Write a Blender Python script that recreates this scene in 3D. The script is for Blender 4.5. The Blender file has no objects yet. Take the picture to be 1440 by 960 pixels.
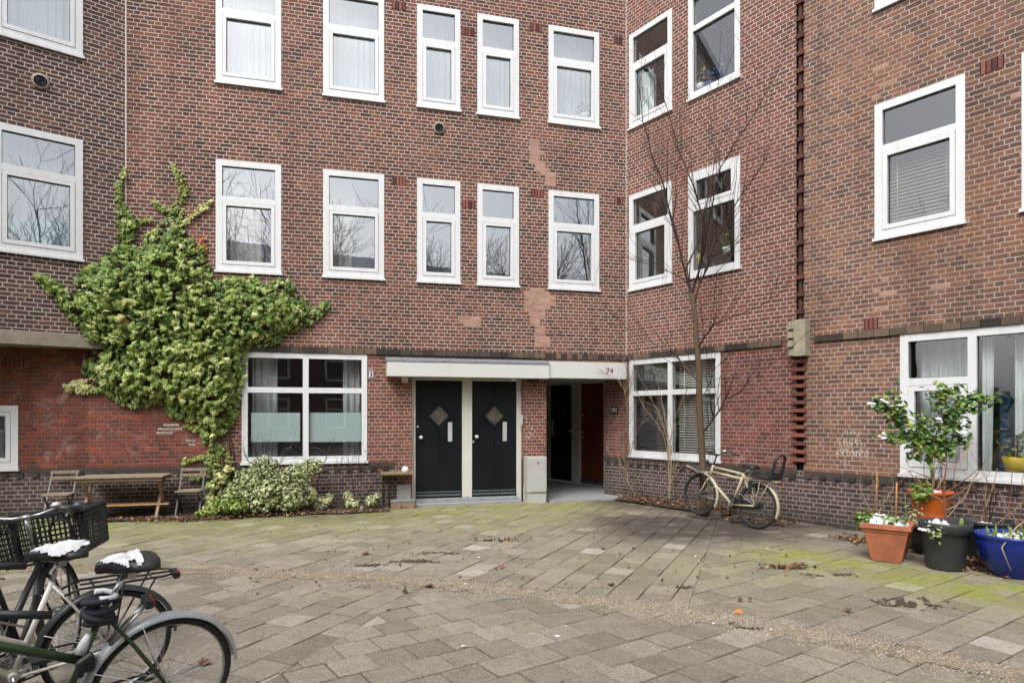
import bpy, math, random
from mathutils import Vector, Matrix
V = Vector
R = random.Random(7)
rad = math.radians
SC = bpy.context.scene
COL = SC.collection
H = 1.72          # eye height; the camera stands at (0,0,H) looking along +Y
FPX = 900.0       # focal length in units of a 1440 wide picture

# ------------------------------------------------------------------ objects
def tag(o, label=None, cat=None, group=None, kind=None):
    if label: o['label'] = label
    if cat: o['category'] = cat
    if group: o['group'] = group
    if kind: o['kind'] = kind
    return o

def empty(name, loc, label=None, cat=None, group=None, rz=0.0, kind=None):
    o = bpy.data.objects.new(name, None)
    o.empty_display_size = 0.2
    COL.objects.link(o)
    o.location = loc
    o.rotation_euler = (0, 0, rz)
    return tag(o, label, cat, group, kind)

class MB:
    """collects faces; build() links them as one mesh object"""
    def __init__(s):
        s.v = []; s.f = []; s.t = []; s.uv = []; s.m = []; s.sm = []; s.hasuv = False
    def face(s, pts, uv=None, tint=0.5, m=0, smooth=False):
        b = len(s.v)
        s.v.extend([tuple(p) for p in pts])
        s.f.append(tuple(range(b, b + len(pts))))
        s.t.append(tint); s.m.append(m); s.sm.append(smooth)
        if uv: s.hasuv = True
        s.uv.append(uv or [(0, 0)] * len(pts))
    def mesh(s, pts, faces, tint=0.5, m=0, smooth=False):
        b = len(s.v)
        s.v.extend([tuple(p) for p in pts])
        for f in faces:
            s.f.append(tuple(b + i for i in f))
            s.t.append(tint); s.m.append(m); s.sm.append(smooth)
            s.uv.append([(0, 0)] * len(f))
    def box8(s, p, tint=0.5, m=0):
        # p: 8 points, bottom ring 0-3 then top ring 4-7
        s.mesh(p, [(3, 2, 1, 0), (4, 5, 6, 7), (0, 1, 5, 4), (1, 2, 6, 5), (2, 3, 7, 6), (3, 0, 4, 7)], tint, m)
    def box(s, c, size, M=None, tint=0.5, m=0):
        x, y, z = size[0] / 2, size[1] / 2, size[2] / 2
        pts = [(-x, -y, -z), (x, -y, -z), (x, y, -z), (-x, y, -z), (-x, -y, z), (x, -y, z), (x, y, z), (-x, y, z)]
        c = V(c)
        pts = [(M @ V(p) if M else V(p)) + c for p in pts]
        s.box8(pts, tint, m)
    def bar(s, a, b, w, d, up=(0, 0, 1), tint=0.5, m=0):
        """rectangular bar from a to b, w wide (sideways), d deep (along up)"""
        a = V(a); b = V(b); t = (b - a).normalized(); u = V(up)
        sd = t.cross(u)
        if sd.length < 1e-4: sd = t.cross(V((1, 0, 0)))
        sd.normalize(); u = sd.cross(t).normalized()
        r = [(-w / 2, -d / 2), (w / 2, -d / 2), (w / 2, d / 2), (-w / 2, d / 2)]
        s.box8([a + sd * x + u * y for x, y in r] + [b + sd * x + u * y for x, y in r], tint, m)
    def tube(s, pts, rr, n=8, tint=0.5, m=0, cap=True, smooth=True, closed=False):
        pts = [V(p) for p in pts]
        k = len(pts)
        if not isinstance(rr, (list, tuple)): rr = [rr] * k
        b = len(s.v)
        prev = None
        for i, p in enumerate(pts):
            if closed: t = pts[(i + 1) % k] - pts[i - 1]
            else: t = pts[min(i + 1, k - 1)] - pts[max(i - 1, 0)]
            if t.length < 1e-9: t = V((0, 0, 1))
            t.normalize()
            if prev is None:
                u = t.cross(V((0, 0, 1)))
                if u.length < 1e-3: u = t.cross(V((1, 0, 0)))
            else:
                u = prev - t * prev.dot(t)
                if u.length < 1e-6: u = t.cross(V((1, 0, 0)))
            u.normalize(); prev = u.copy()
            w = t.cross(u)
            for j in range(n):
                a = 2 * math.pi * j / n
                s.v.append(tuple(p + (u * math.cos(a) + w * math.sin(a)) * rr[i]))
        rng = k if closed else k - 1
        for i in range(rng):
            i2 = (i + 1) % k
            for j in range(n):
                j2 = (j + 1) % n
                s.f.append((b + i * n + j, b + i * n + j2, b + i2 * n + j2, b + i2 * n + j))
                s.t.append(tint); s.m.append(m); s.sm.append(smooth); s.uv.append([(0, 0)] * 4)
        if cap and not closed:
            for ring, rev in ((0, True), (k - 1, False)):
                idx = [b + ring * n + j for j in range(n)]
                if rev: idx.reverse()
                s.f.append(tuple(idx)); s.t.append(tint); s.m.append(m); s.sm.append(False); s.uv.append([(0, 0)] * n)
    def lathe(s, prof, n=32, c=(0, 0, 0), tint=0.5, m=0, smooth=True, M=None):
        b = len(s.v); c = V(c)
        for r, z in prof:
            for j in range(n):
                a = 2 * math.pi * j / n
                p = V((r * math.cos(a), r * math.sin(a), z))
                s.v.append(tuple((M @ p if M else p) + c))
        for i in range(len(prof) - 1):
            for j in range(n):
                j2 = (j + 1) % n
                s.f.append((b + i * n + j, b + i * n + j2, b + (i + 1) * n + j2, b + (i + 1) * n + j))
                s.t.append(tint); s.m.append(m); s.sm.append(smooth); s.uv.append([(0, 0)] * 4)
    def build(s, name, mat, parent=None, world=True, bevel=0.0):
        me = bpy.data.meshes.new(name)
        vs = s.v
        if parent is not None and world:
            r = parent
            off = V((0, 0, 0))
            while r is not None:
                off += r.location; r = r.parent
            vs = [(a - off.x, b - off.y, c - off.z) for a, b, c in s.v]
        me.from_pydata(vs, [], s.f)
        mats = mat if isinstance(mat, (list, tuple)) else [mat]
        for mm in mats: me.materials.append(mm)
        if len(mats) > 1: me.polygons.foreach_set('material_index', s.m)
        me.polygons.foreach_set('use_smooth', s.sm)
        at = me.attributes.new('tint', 'FLOAT', 'FACE')
        at.data.foreach_set('value', s.t)
        if s.hasuv:
            uvl = me.uv_layers.new(name='UVMap')
            flat = []
            for u in s.uv:
                for p in u: flat.extend(p)
            uvl.data.foreach_set('uv', flat)
        me.update()
        o = bpy.data.objects.new(name, me)
        COL.objects.link(o)
        if parent is not None: o.parent = parent
        if bevel:
            bm = o.modifiers.new('Bevel', 'BEVEL'); bm.width = bevel; bm.segments = 2; bm.limit_method = 'ANGLE'
        return o

# ------------------------------------------------------------------ wall planes
class Wall:
    """vertical plane: o = point on the ground line, d = direction along it, n = outward normal"""
    def __init__(s, o, d):
        s.o = V((o[0], o[1])); s.d = V(d).normalized(); s.n = V((s.d.y, -s.d.x))
        s.M = Matrix(((s.d.x, s.n.x, 0), (s.d.y, s.n.y, 0), (0, 0, 1)))
    def P(s, a, off, z):
        q = s.o + s.d * a + s.n * off
        return V((q.x, q.y, z))
    def at(s, px, py, off=0.0):
        """where the wall (moved out by off) is met by a ray of the survey picture"""
        t = (px - 720) / FPX
        o = s.o + s.n * off
        a = (t * o.y - o.x) / (s.d.x - t * s.d.y)
        q = o + s.d * a
        return a, H - (py - 584) / FPX * q.y
    def s(s, px, off=0.0): return s.at(px, 584, off)[0]
    def z(s, px, py, off=0.0): return s.at(px, py, off)[1]
    def X(s, px, py, off=0.0):
        a, z = s.at(px, py, off); return s.P(a, off, z)
    def box(s, mb, a0, a1, o0, o1, z0, z1, tint=0.5, m=0):
        mb.box8([s.P(a0, o1, z0), s.P(a1, o1, z0), s.P(a1, o0, z0), s.P(a0, o0, z0),
                 s.P(a0, o1, z1), s.P(a1, o1, z1), s.P(a1, o0, z1), s.P(a0, o0, z1)], tint, m)

def ground_at(px, py, z=0.0):
    y = (H - z) * FPX / (py - 584)
    return V(((px - 720) / FPX * y, y, z))

K = (2.372, 13.345)
dC = (math.sin(rad(75.34)), math.cos(rad(75.34)))
WC = Wall(K, dC)                                             # middle facade, s < 0 to the left of the corner
d1 = (math.sin(rad(36.46)), -math.cos(rad(36.46)))
W1 = Wall(K, d1)                                             # right wing, first stretch
SB = W1.s(1125)
pB = W1.P(SB, 0, 0)
d2 = (math.sin(rad(38.3)), -math.cos(rad(38.3)))
W2 = Wall((pB.x, pB.y), d2)                                  # right wing, second stretch
SJ = WC.s(177)
pJ = WC.P(SJ, 0, 0)
dL = (math.sin(rad(52.2)), math.cos(rad(52.2)))
WL = Wall((pJ.x, pJ.y), dL)                                  # left wing, oversailing upper floors (s < 0)

# ------------------------------------------------------------------ materials
class NT:
    def __init__(s, name):
        s.mat = bpy.data.materials.new(name); s.mat.use_nodes = True
        s.t = s.mat.node_tree; s.t.nodes.clear()
        s.out = s.t.nodes.new('ShaderNodeOutputMaterial')
    def n(s, typ, ins=None, **props):
        nd = s.t.nodes.new('ShaderNode' + typ)
        for k, v in props.items(): setattr(nd, k, v)
        for k, v in (ins or {}).items(): s.set(nd.inputs[k], v)
        return nd
    def set(s, sock, v):
        if isinstance(v, bpy.types.NodeSocket): s.t.links.new(v, sock)
        elif isinstance(v, bpy.types.Node): s.t.links.new(v.outputs[0], sock)
        else:
            if sock.type == 'RGBA' and len(v) == 3: v = (*v, 1)
            sock.default_value = v
    def ma(s, op, a, b=None, c=None, clamp=False):
        ins = {0: a}
        if b is not None: ins[1] = b
        if c is not None: ins[2] = c
        return s.n('Math', ins, operation=op, use_clamp=clamp).outputs[0]
    def mix(s, f, a, b, mode='MIX'):
        nd = s.n('Mix', None, data_type='RGBA', blend_type=mode)
        s.set(nd.inputs[0], f); s.set(nd.inputs[6], a); s.set(nd.inputs[7], b)
        return nd.outputs[2]
    def ramp(s, f, stops, interp='LINEAR'):
        nd = s.n('ValToRGB', {0: f}); cr = nd.color_ramp; cr.interpolation = interp
        while len(cr.elements) < len(stops): cr.elements.new(0.5)
        for e, (p, c) in zip(cr.elements, stops):
            e.position = p; e.color = (*c, 1) if len(c) == 3 else c
        return nd.outputs[0]
    def noise(s, vec, scale, detail=3.0, rough=0.55, dist=0.0):
        nd = s.n('TexNoise', {'Scale': scale, 'Detail': detail, 'Roughness': rough, 'Distortion': dist})
        if vec is not None: s.set(nd.inputs['Vector'], vec)
        return nd.outputs[0]
    def mr(s, v, a, b, c=0.0, d=1.0, smooth=False):
        nd = s.n('MapRange', {0: v, 1: a, 2: b, 3: c, 4: d})
        if smooth: nd.interpolation_type = 'SMOOTHSTEP'
        return nd.outputs[0]
    def obj(s): return s.n('TexCoord').outputs['Object']
    def geo(s): return s.n('NewGeometry').outputs['Position']
    def attr(s, name): return s.n('Attribute', None, attribute_name=name).outputs['Fac']
    def bump(s, h, strength=0.5, dist=0.01, normal=None):
        nd = s.n('Bump', {'Strength': strength, 'Distance': dist, 'Height': h})
        if normal is not None: s.set(nd.inputs['Normal'], normal)
        return nd.outputs[0]
    def bsdf(s, col, rough=0.6, metal=0.0, normal=None, spec=0.5, **kw):
        p = s.n('BsdfPrincipled', {'Base Color': col, 'Roughness': rough, 'Metallic': metal, 'Specular IOR Level': spec})
        if normal is not None: s.set(p.inputs['Normal'], normal)
        for k, v in kw.items(): s.set(p.inputs[k.replace('_', ' ')], v)
        s.t.links.new(p.outputs[0], s.out.inputs[0])
        return s.mat

def hexc(h):
    h = h.lstrip('#'); c = [int(h[i:i + 2], 16) / 255 for i in (0, 2, 4)]
    return tuple(x / 12.92 if x <= 0.04045 else ((x + 0.055) / 1.055) ** 2.4 for x in c)

def plain(name, col, rough=0.5, metal=0.0, var=0.12, scale=9.0, bump=0.0, spec=0.5, bscale=120):
    t = NT(name); p = t.geo()
    f = t.noise(p, scale, 4)
    g = t.noise(p, scale * 9, 3)
    m = t.ma('ADD', t.ma('MULTIPLY', f, 0.65), t.ma('MULTIPLY', g, 0.35))
    lo = tuple(x * (1 - var) for x in col); hi = tuple(min(1, x * (1 + var)) for x in col)
    c = t.ramp(m, [(0.3, lo), (0.7, hi)])
    nm = t.bump(t.noise(p, bscale, 2), bump, 0.003) if bump else None
    r = t.mr(f, 0.3, 0.7, max(0.02, rough - 0.07), min(1, rough + 0.07))
    return t.bsdf(c, r, metal, nm, spec)

def brick_mat(name, cols, mortar, joint=0.011, course=0.069, seed=0.0, pale=None, pale_amt=0.0, dark_amt=0.25, jitter=0.012, bond=True, blotch=None, mortar_var=0.25, splash=False):
    t = NT(name)
    uv = t.n('UVMap').outputs[0]
    # slight waviness of the courses
    wob = t.noise(uv, 1.3, 2)
    sp = t.n('SeparateXYZ', {0: uv})
    u, v = sp.outputs[0], sp.outputs[1]
    v = t.ma('ADD', v, t.ma('MULTIPLY', t.ma('SUBTRACT', wob, 0.5), 0.02))
    vr = t.ma('DIVIDE', v, course)
    r = t.ma('FLOOR', vr)
    par = t.ma('FLOORED_MODULO', r, 2.0)
    q = t.ma('FLOORED_MODULO', t.ma('FLOOR', t.ma('DIVIDE', r, 2.0)), 2.0)
    w = t.ma('SUBTRACT', 0.22, t.ma('MULTIPLY', par, 0.11))
    off = t.ma('ADD', t.ma('MULTIPLY', par, 0.055), t.ma('MULTIPLY', t.ma('MULTIPLY', q, t.ma('SUBTRACT', 1.0, par)), 0.11))
    jr = t.n('TexWhiteNoise', {'W': r}, noise_dimensions='1D').outputs[0]
    off = t.ma('ADD', off, t.ma('MULTIPLY', jr, jitter))
    uu = t.ma('DIVIDE', t.ma('ADD', u, off), w)
    c = t.ma('FLOOR', uu)
    fu = t.ma('MULTIPLY', t.ma('SUBTRACT', uu, c), w)
    fv = t.ma('MULTIPLY', t.ma('SUBTRACT', vr, r), course)
    cell = t.n('CombineXYZ', {0: c, 1: r, 2: seed}).outputs[0]
    rn = t.n('TexWhiteNoise', {'Vector': cell}, noise_dimensions='3D')
    rv, rc = rn.outputs[0], rn.outputs[1]
    rs = t.n('SeparateColor', {0: rc})
    # every brick a little different in size
    du = t.ma('MINIMUM', fu, t.ma('SUBTRACT', w, fu))
    dv = t.ma('MINIMUM', fv, t.ma('SUBTRACT', course, fv))
    d = t.ma('MINIMUM', du, dv)
    en = t.noise(uv, 55, 3, 0.6)
    d = t.ma('ADD', d, t.ma('MULTIPLY', t.ma('SUBTRACT', en, 0.5), 0.009))
    d = t.ma('SUBTRACT', d, t.ma('MULTIPLY', rs.outputs[1], 0.0022))
    mask = t.mr(d, joint / 2 - 0.0025, joint / 2 + 0.0025, smooth=True)
    k = len(cols)
    bc = t.ramp(rv, [((i + 0.5) / k, cc) for i, cc in enumerate(cols)])
    fine = t.noise(uv, 38, 4, 0.65)
    bc = t.mix(t.mr(fine, 0.25, 0.75, 0.0, 1.0), t.mix(1.0, bc, (0.72, 0.70, 0.70), 'MULTIPLY'), t.mix(1.0, bc, (1.28, 1.22, 1.18), 'MULTIPLY'))
    big = t.noise(uv, 0.55, 4, 0.6)
    bc = t.mix(t.mr(big, 0.45, 0.75, 0.0, dark_amt), bc, t.mix(1.0, bc, (0.5, 0.47, 0.48), 'MULTIPLY'))
    b2 = t.noise(t.n('VectorMath', {0: uv, 1: (3.1, 9.7, seed)}, operation='ADD').outputs[0], 2.3, 4, 0.65, 0.4)
    bc = t.mix(t.mr(b2, 0.52, 0.72, 0.0, 0.55), bc, t.mix(1.0, bc, (0.62, 0.60, 0.55), 'MULTIPLY'))
    bc = t.mix(t.mr(b2, 0.28, 0.46, 0.45, 0.0), bc, t.mix(1.0, bc, (1.30, 1.18, 1.02), 'MULTIPLY'))
    if blotch:
        bb = t.noise(t.n('VectorMath', {0: uv, 1: (13.7, 4.1, seed)}, operation='ADD').outputs[0], 0.9, 3, 0.5)
        bc = t.mix(t.mr(bb, 0.5, 0.68, 0.0, 0.8), bc, t.mix(0.55, bc, blotch))
    mo = t.mix(t.mr(t.noise(uv, 9, 3), 0.3, 0.7, 0, 1), tuple(x * (1 - mortar_var) for x in mortar), mortar)
    mo = t.mix(t.mr(t.noise(uv, 0.8, 3), 0.45, 0.7, 0.0, 0.55), mo, tuple(x * 0.5 for x in mortar))
    col = t.mix(mask, mo, bc)
    if pale:
        pn = t.noise(uv, 3.2, 5, 0.7, 0.6)
        col = t.mix(t.mr(pn, 0.56, 0.72, 0.0, pale_amt), col, pale)
    stv = t.n('VectorMath', {0: uv, 1: (1.9, 0.16, 1.0)}, operation='MULTIPLY').outputs[0]
    stv = t.n('VectorMath', {0: stv, 1: (seed * 3.7, seed * 1.3, 0)}, operation='ADD').outputs[0]
    sn = t.noise(stv, 1.0, 5, 0.62)
    col = t.mix(t.mr(sn, 0.50, 0.70, 0.0, 0.55), col, t.mix(1.0, col, (0.55, 0.52, 0.50), 'MULTIPLY'))
    col = t.mix(t.mr(sn, 0.30, 0.44, 0.30, 0.0), col, t.mix(1.0, col, (1.22, 1.16, 1.10), 'MULTIPLY'))
    if splash:
        sv = t.ma('ADD', v, t.ma('MULTIPLY', t.ma('SUBTRACT', t.noise(uv, 4.5, 4), 0.5), 0.35))
        col = t.mix(t.mr(sv, 0.02, 0.30, 0.75, 0.0), col, t.mix(0.8, col, (0.045, 0.045, 0.030)))
    hgt = t.ma('ADD', mask, t.ma('MULTIPLY', fine, 0.35))
    hgt = t.ma('ADD', hgt, t.ma('MULTIPLY', rs.outputs[0], 0.35))
    nm = t.bump(hgt, 0.6, 0.006)
    return t.bsdf(col, 0.88, 0.0, nm, 0.25)

def glass_mat(name, tint, base=0.15, gain=3.0):
    t = NT(name)
    fr = t.n('Fresnel', {'IOR': 1.5})
    f = t.ma('ADD', t.ma('MULTIPLY', fr.outputs[0], gain), base - 0.04 * gain, clamp=True)
    g_ = t.n('NewGeometry'); p = g_.outputs['Position']
    f = t.ma('MULTIPLY', f, t.ma('SUBTRACT', 1.0, g_.outputs['Backfacing']))
    nm = t.bump(t.noise(p, 1.1, 2), 0.05, 0.02)
    gl = t.n('BsdfGlossy', {'Color': (0.95, 0.98, 1.0, 1), 'Roughness': 0.0, 'Normal': nm})
    tr = t.n('BsdfTransparent', {'Color': (*tint, 1)})
    mx = t.n('MixShader', {0: f, 1: tr.outputs[0], 2: gl.outputs[0]})
    t.t.links.new(mx.outputs[0], t.out.inputs[0])
    return t.mat

def leaf_mat(name, stops, rough=0.45, trans=0.25, edge=None):
    t = NT(name)
    a = t.attr('tint')
    p = t.geo()
    a2 = t.ma('ADD', a, t.ma('MULTIPLY', t.ma('SUBTRACT', t.noise(p, 60, 2), 0.5), 0.18))
    c = t.ramp(a2, stops)
    b = t.n('BsdfPrincipled', {'Base Color': c, 'Roughness': rough, 'Specular IOR Level': 0.5})
    tr = t.n('BsdfTranslucent', {'Color': c})
    mx = t.n('MixShader', {0: trans, 1: b.outputs[0], 2: tr.outputs[0]})
    t.t.links.new(mx.outputs[0], t.out.inputs[0])
    return t.mat

def tint_mat(name, stops, rough=0.8, bump=0.0, bscale=200, spec=0.4):
    t = NT(name); p = t.geo()
    a = t.ma('ADD', t.attr('tint'), t.ma('MULTIPLY', t.ma('SUBTRACT', t.noise(p, 25, 3), 0.5), 0.25))
    nm = t.bump(t.noise(p, bscale, 3), bump, 0.004) if bump else None
    return t.bsdf(t.ramp(a, stops), rough, 0.0, nm, spec)

M = {}
M['brick_mid'] = brick_mat('brick purple brown', [hexc('4e3d3b'), hexc('5c4541'), hexc('6c4a43'), hexc('774d43'), hexc('7e5446'), hexc('63463f'), hexc('55413d')], hexc('bfaea1'), joint=0.0126, seed=1, dark_amt=0.55, blotch=hexc('8a5a48'))
M['brick_left'] = brick_mat('brick dark purple brown', [hexc('463b3b'), hexc('4f403f'), hexc('5a4542'), hexc('624942'), hexc('4e413f'), hexc('6c4f45')], hexc('c0b2a8'), joint=0.0125, seed=2, dark_amt=0.5)
M['brick_right'] = brick_mat('brick rose brown', [hexc('614f4a'), hexc('70564d'), hexc('7b5b4f'), hexc('866351'), hexc('6d534b'), hexc('8d6a54'), hexc('66524b')], hexc('b4a599'), joint=0.0118, seed=3, dark_amt=0.45, blotch=hexc('96664f'))
M['brick_return'] = brick_mat('brick red brown', [hexc('614946'), hexc('704e47'), hexc('7b544a'), hexc('85594d'), hexc('6a4b46'), hexc('785147')], hexc('c6b5aa'), joint=0.0122, seed=4, dark_amt=0.45, blotch=hexc('8d5045'))
M['brick_red'] = brick_mat('brick red narrow joints', [hexc('6b4039'), hexc('78463c'), hexc('85493c'), hexc('70453f'), hexc('63423f'), hexc('8c4e3d')], hexc('85766d'), joint=0.008, seed=5, pale=hexc('b7a49c'), pale_amt=0.4, dark_amt=0.55, mortar_var=0.45)
M['brick_red_joint'] = brick_mat('brick red pale joints', [hexc('6c4640'), hexc('7c4d44'), hexc('875243'), hexc('704a44'), hexc('634542')], hexc('b09d90'), joint=0.0115, seed=6, dark_amt=0.3)
M['brick_red_chalk'] = brick_mat('brick red chalky', [hexc('684341'), hexc('784943'), hexc('824e46'), hexc('6d4744'), hexc('5f403e')], hexc('a8958b'), joint=0.010, seed=7, pale=hexc('b9a59c'), pale_amt=0.5, dark_amt=0.35)
M['brick_plinth'] = brick_mat('brick dark plinth', [hexc('453d3f'), hexc('524648'), hexc('5b4a49'), hexc('4a4042'), hexc('5f504d'), hexc('403a3d')], hexc('a0968d'), joint=0.0120, seed=8, dark_amt=0.45, splash=True)
M['brick_patch'] = brick_mat('brick repair pink', [hexc('a88677'), hexc('b08f7e'), hexc('a07c6d'), hexc('b4978a'), hexc('97786a')], hexc('b39e92'), joint=0.008, seed=9, dark_amt=0.1)
M['soldier'] = tint_mat('soldier brick', [(0.1, hexc('4a2e2b')), (0.5, hexc('6f4038')), (0.9, hexc('8c5547'))], 0.85, 0.4)
M['band'] = tint_mat('band brick weathered', [(0.1, hexc('34302d')), (0.5, hexc('4d453e')), (0.9, hexc('6a5c4e'))], 0.95, 0.6, 60)
M['dark'] = plain('slot dark', (0.012, 0.010, 0.010), 0.9, var=0.3)
def white_mat():
    t = NT('frame white paint'); p = t.geo()
    v_ = t.n('VectorMath', {0: p, 1: (9.0, 9.0, 0.9)}, operation='MULTIPLY').outputs[0]
    s_ = t.noise(v_, 1.0, 4, 0.6); f_ = t.noise(p, 3.0, 4)
    c = t.mix(t.mr(s_, 0.48, 0.72, 0.0, 0.5), (0.70, 0.715, 0.735), (0.56, 0.56, 0.55))
    c = t.mix(t.mr(f_, 0.4, 0.7, 0.0, 0.35), c, (0.64, 0.65, 0.66))
    return t.bsdf(c, t.mr(f_, 0.3, 0.7, 0.33, 0.5), 0.0, None, 0.5)
M['white'] = white_mat()
M['cream'] = plain('cream paint', hexc('cdcbc2'), 0.45, var=0.05, scale=2.5)
M['fascia'] = plain('fascia grey white', hexc('cccdca'), 0.42, var=0.03, scale=2.0)
M['lead'] = plain('lead sheet', hexc('8a8f96'), 0.5, 0.3, var=0.3, scale=14)
M['concrete'] = plain('concrete lintel', hexc('8f867b'), 0.9, var=0.3, scale=6, bump=0.5)
M['stonegreen'] = plain('weathered stone', hexc('96907c'), 0.95, var=0.4, scale=9, bump=0.6)
M['hardstone'] = plain('blue stone', hexc('8d8f92'), 0.75, var=0.22, scale=7, bump=0.3)
M['doorblack'] = plain('door paint blue black', (0.006, 0.008, 0.010), 0.36, var=0.1, scale=2.0, spec=0.3)
M['doorred'] = plain('door varnished red wood', hexc('6c361f'), 0.35, var=0.12, scale=3)
M['steel'] = plain('brushed steel', hexc('d0d2d4'), 0.5, 0.6, var=0.05)
M['alu'] = plain('polished alloy', hexc('b6b8ba'), 0.28, 0.95, var=0.1)
M['brass'] = plain('brass', hexc('a88640'), 0.35, 0.9, var=0.1)
M['cabinet'] = plain('cabinet grey', hexc('afafab'), 0.5, var=0.06, scale=4)
M['seal'] = plain('joint sealant', hexc('b9b0a9'), 0.8, var=0.15)
M['rust'] = plain('rusty iron', hexc('5c3428'), 0.85, 0.2, var=0.45, scale=20, bump=0.4)
M['room'] = plain('room walls', (0.20, 0.185, 0.17), 0.9, var=0.15, scale=1.0)
M['curtain'] = plain('curtain cream', hexc('d8d0bd'), 0.9, var=0.08)
M['sheer'] = plain('curtain white', hexc('d5d9da'), 0.9, var=0.06)
M['blind_tan'] = plain('blind slats tan', hexc('b39c78'), 0.6, var=0.06)
M['blind_white'] = plain('blind slats white', hexc('dcdad0'), 0.55, var=0.05)
M['blind_dark'] = plain('blind slats grey', hexc('5e6068'), 0.6, var=0.06)
M['frost'] = plain('frosted film', hexc('c3d4d4'), 0.55, var=0.06, scale=1.5)
M['glass'] = glass_mat('window glass', (0.96, 0.98, 0.98), 0.38)
M['glass_clear'] = glass_mat('window glass clearer', (0.96, 0.98, 0.98), 0.17)
M['glass_small'] = glass_mat('door glass', (0.55, 0.56, 0.55), 0.12)
M['screen'] = plain('insect screen', hexc('3a3c44'), 0.8, var=0.05)
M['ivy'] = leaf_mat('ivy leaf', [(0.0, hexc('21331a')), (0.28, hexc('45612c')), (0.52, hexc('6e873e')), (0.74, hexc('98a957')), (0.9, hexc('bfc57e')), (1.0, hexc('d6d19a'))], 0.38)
M['variegated'] = leaf_mat('variegated leaf', [(0.0, hexc('35471f')), (0.3, hexc('5b7238')), (0.55, hexc('8d9a5a')), (0.8, hexc('c4c69a')), (1.0, hexc('dad9b6'))], 0.4)
M['fresh'] = leaf_mat('fresh leaf', [(0.0, hexc('26401d')), (0.5, hexc('4c7030')), (0.85, hexc('7f9c45')), (1.0, hexc('b6bd62'))], 0.3)
M['dead'] = leaf_mat('dead leaf', [(0.0, hexc('372a22')), (0.4, hexc('5e4232')), (0.75, hexc('82583f')), (1.0, hexc('a5895e'))], 0.7, 0.1)
M['orangeleaf'] = leaf_mat('orange leaf', [(0.0, hexc('b0703a')), (1.0, hexc('cf9050'))], 0.6, 0.15)
M['redleaf'] = leaf_mat('red leaf', [(0.0, hexc('93413a')), (1.0, hexc('b9635a'))], 0.6, 0.15)
M['bark'] = tint_mat('bark', [(0.1, hexc('33291f')), (0.5, hexc('4f4031')), (0.9, hexc('6b5a46'))], 0.9, 0.5)
M['bark_dark'] = tint_mat('bark dark', [(0.1, hexc('2b211e')), (0.5, hexc('43332d')), (0.9, hexc('5e4a40'))], 0.9, 0.4)
M['bark_tan'] = tint_mat('bark tan', [(0.1, hexc('5f5040')), (0.5, hexc('87765e')), (0.9, hexc('a8967a'))], 0.85, 0.4)
M['stem_red'] = tint_mat('stem red brown', [(0.1, hexc('54382c')), (0.5, hexc('7a5544')), (0.9, hexc('a08066'))], 0.85, 0.3)
M['bamboo'] = plain('bamboo', hexc('b47a3c'), 0.6, var=0.2, scale=20)
M['terracotta'] = plain('terracotta', hexc('a8664a'), 0.85, var=0.30, scale=6, bump=0.3)
M['orangepot'] = plain('glazed orange', hexc('b5581f'), 0.35, var=0.2, scale=6)
M['bluepot'] = plain('glazed blue', hexc('172a78'), 0.12, var=0.25, scale=5)
M['darkpot'] = plain('anthracite plastic', hexc('36383c'), 0.55, var=0.15, scale=6)
M['blackpot'] = plain('black plastic', hexc('202226'), 0.5, var=0.15)
M['soil'] = plain('soil', hexc('42352a'), 0.95, var=0.4, scale=25, bump=0.8, bscale=80)
M['snow'] = plain('snow', (0.66, 0.68, 0.71), 0.7, var=0.12, scale=30, bump=0.8, bscale=70)
M['wood_grey'] = plain('weathered wood', hexc('8a7c6c'), 0.85, var=0.35, scale=18, bump=0.4)
M['wood_oil'] = plain('oiled wood', hexc('84705a'), 0.7, var=0.3, scale=14, bump=0.3)
M['wood_new'] = plain('pale wood', hexc('b58f66'), 0.7, var=0.2, scale=10, bump=0.2)
M['blackmetal'] = plain('black metal', (0.018, 0.018, 0.02), 0.4, 0.2, var=0.2)
M['blackplastic'] = plain('black plastic moulded', (0.022, 0.023, 0.026), 0.5, var=0.25, bump=0.15)
M['rubber'] = plain('tyre rubber', (0.020, 0.020, 0.020), 0.8, var=0.3, scale=30, bump=0.3)
M['greenpaint'] = plain('green frame paint', hexc('2f4626'), 0.3, var=0.2)
M['whitepaint'] = plain('white frame paint bicycle', hexc('e2dfd6'), 0.3, var=0.07)
M['creampaint'] = plain('sand frame paint', hexc('b2a68c'), 0.4, var=0.08)
M['fendersilver'] = plain('silver fender', hexc('b9bdc0'), 0.4, 0.35, var=0.12)
M['fendergrey'] = plain('grey fender', hexc('4b4f54'), 0.35, 0.4, var=0.15)
M['rimdull'] = plain('dull rim', hexc('aaa79f'), 0.4, 0.7, var=0.15)
M['redlens'] = plain('red lens', hexc('a02020'), 0.2, var=0.1)
M['leather'] = plain('saddle vinyl', (0.02, 0.021, 0.024), 0.42, var=0.25, bump=0.1)
M['tan'] = plain('tan leather', hexc('8c4f2c'), 0.5, var=0.2)
M['navy'] = plain('lock sleeve cloth', hexc('23262f'), 0.8, var=0.25, bump=0.4)
M['number'] = plain('number red', hexc('7c3a30'), 0.6, var=0.1)
M['chalk'] = plain('chalk mark', hexc('cfc8c2'), 0.9, var=0.1)
M['plate'] = plain('enamel dark', hexc('2a2320'), 0.35, var=0.1)
M['lettering'] = plain('lettering white', hexc('d6d6d6'), 0.5, var=0.03)
M['yellowpot'] = tint_mat('painted pot', [(0.2, hexc('c9ae35')), (0.55, hexc('c9ae35')), (0.7, hexc('4d7fae'))], 0.5)
M['blueflower'] = plain('blue flowers', hexc('4d659a'), 0.7, var=0.25)
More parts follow.
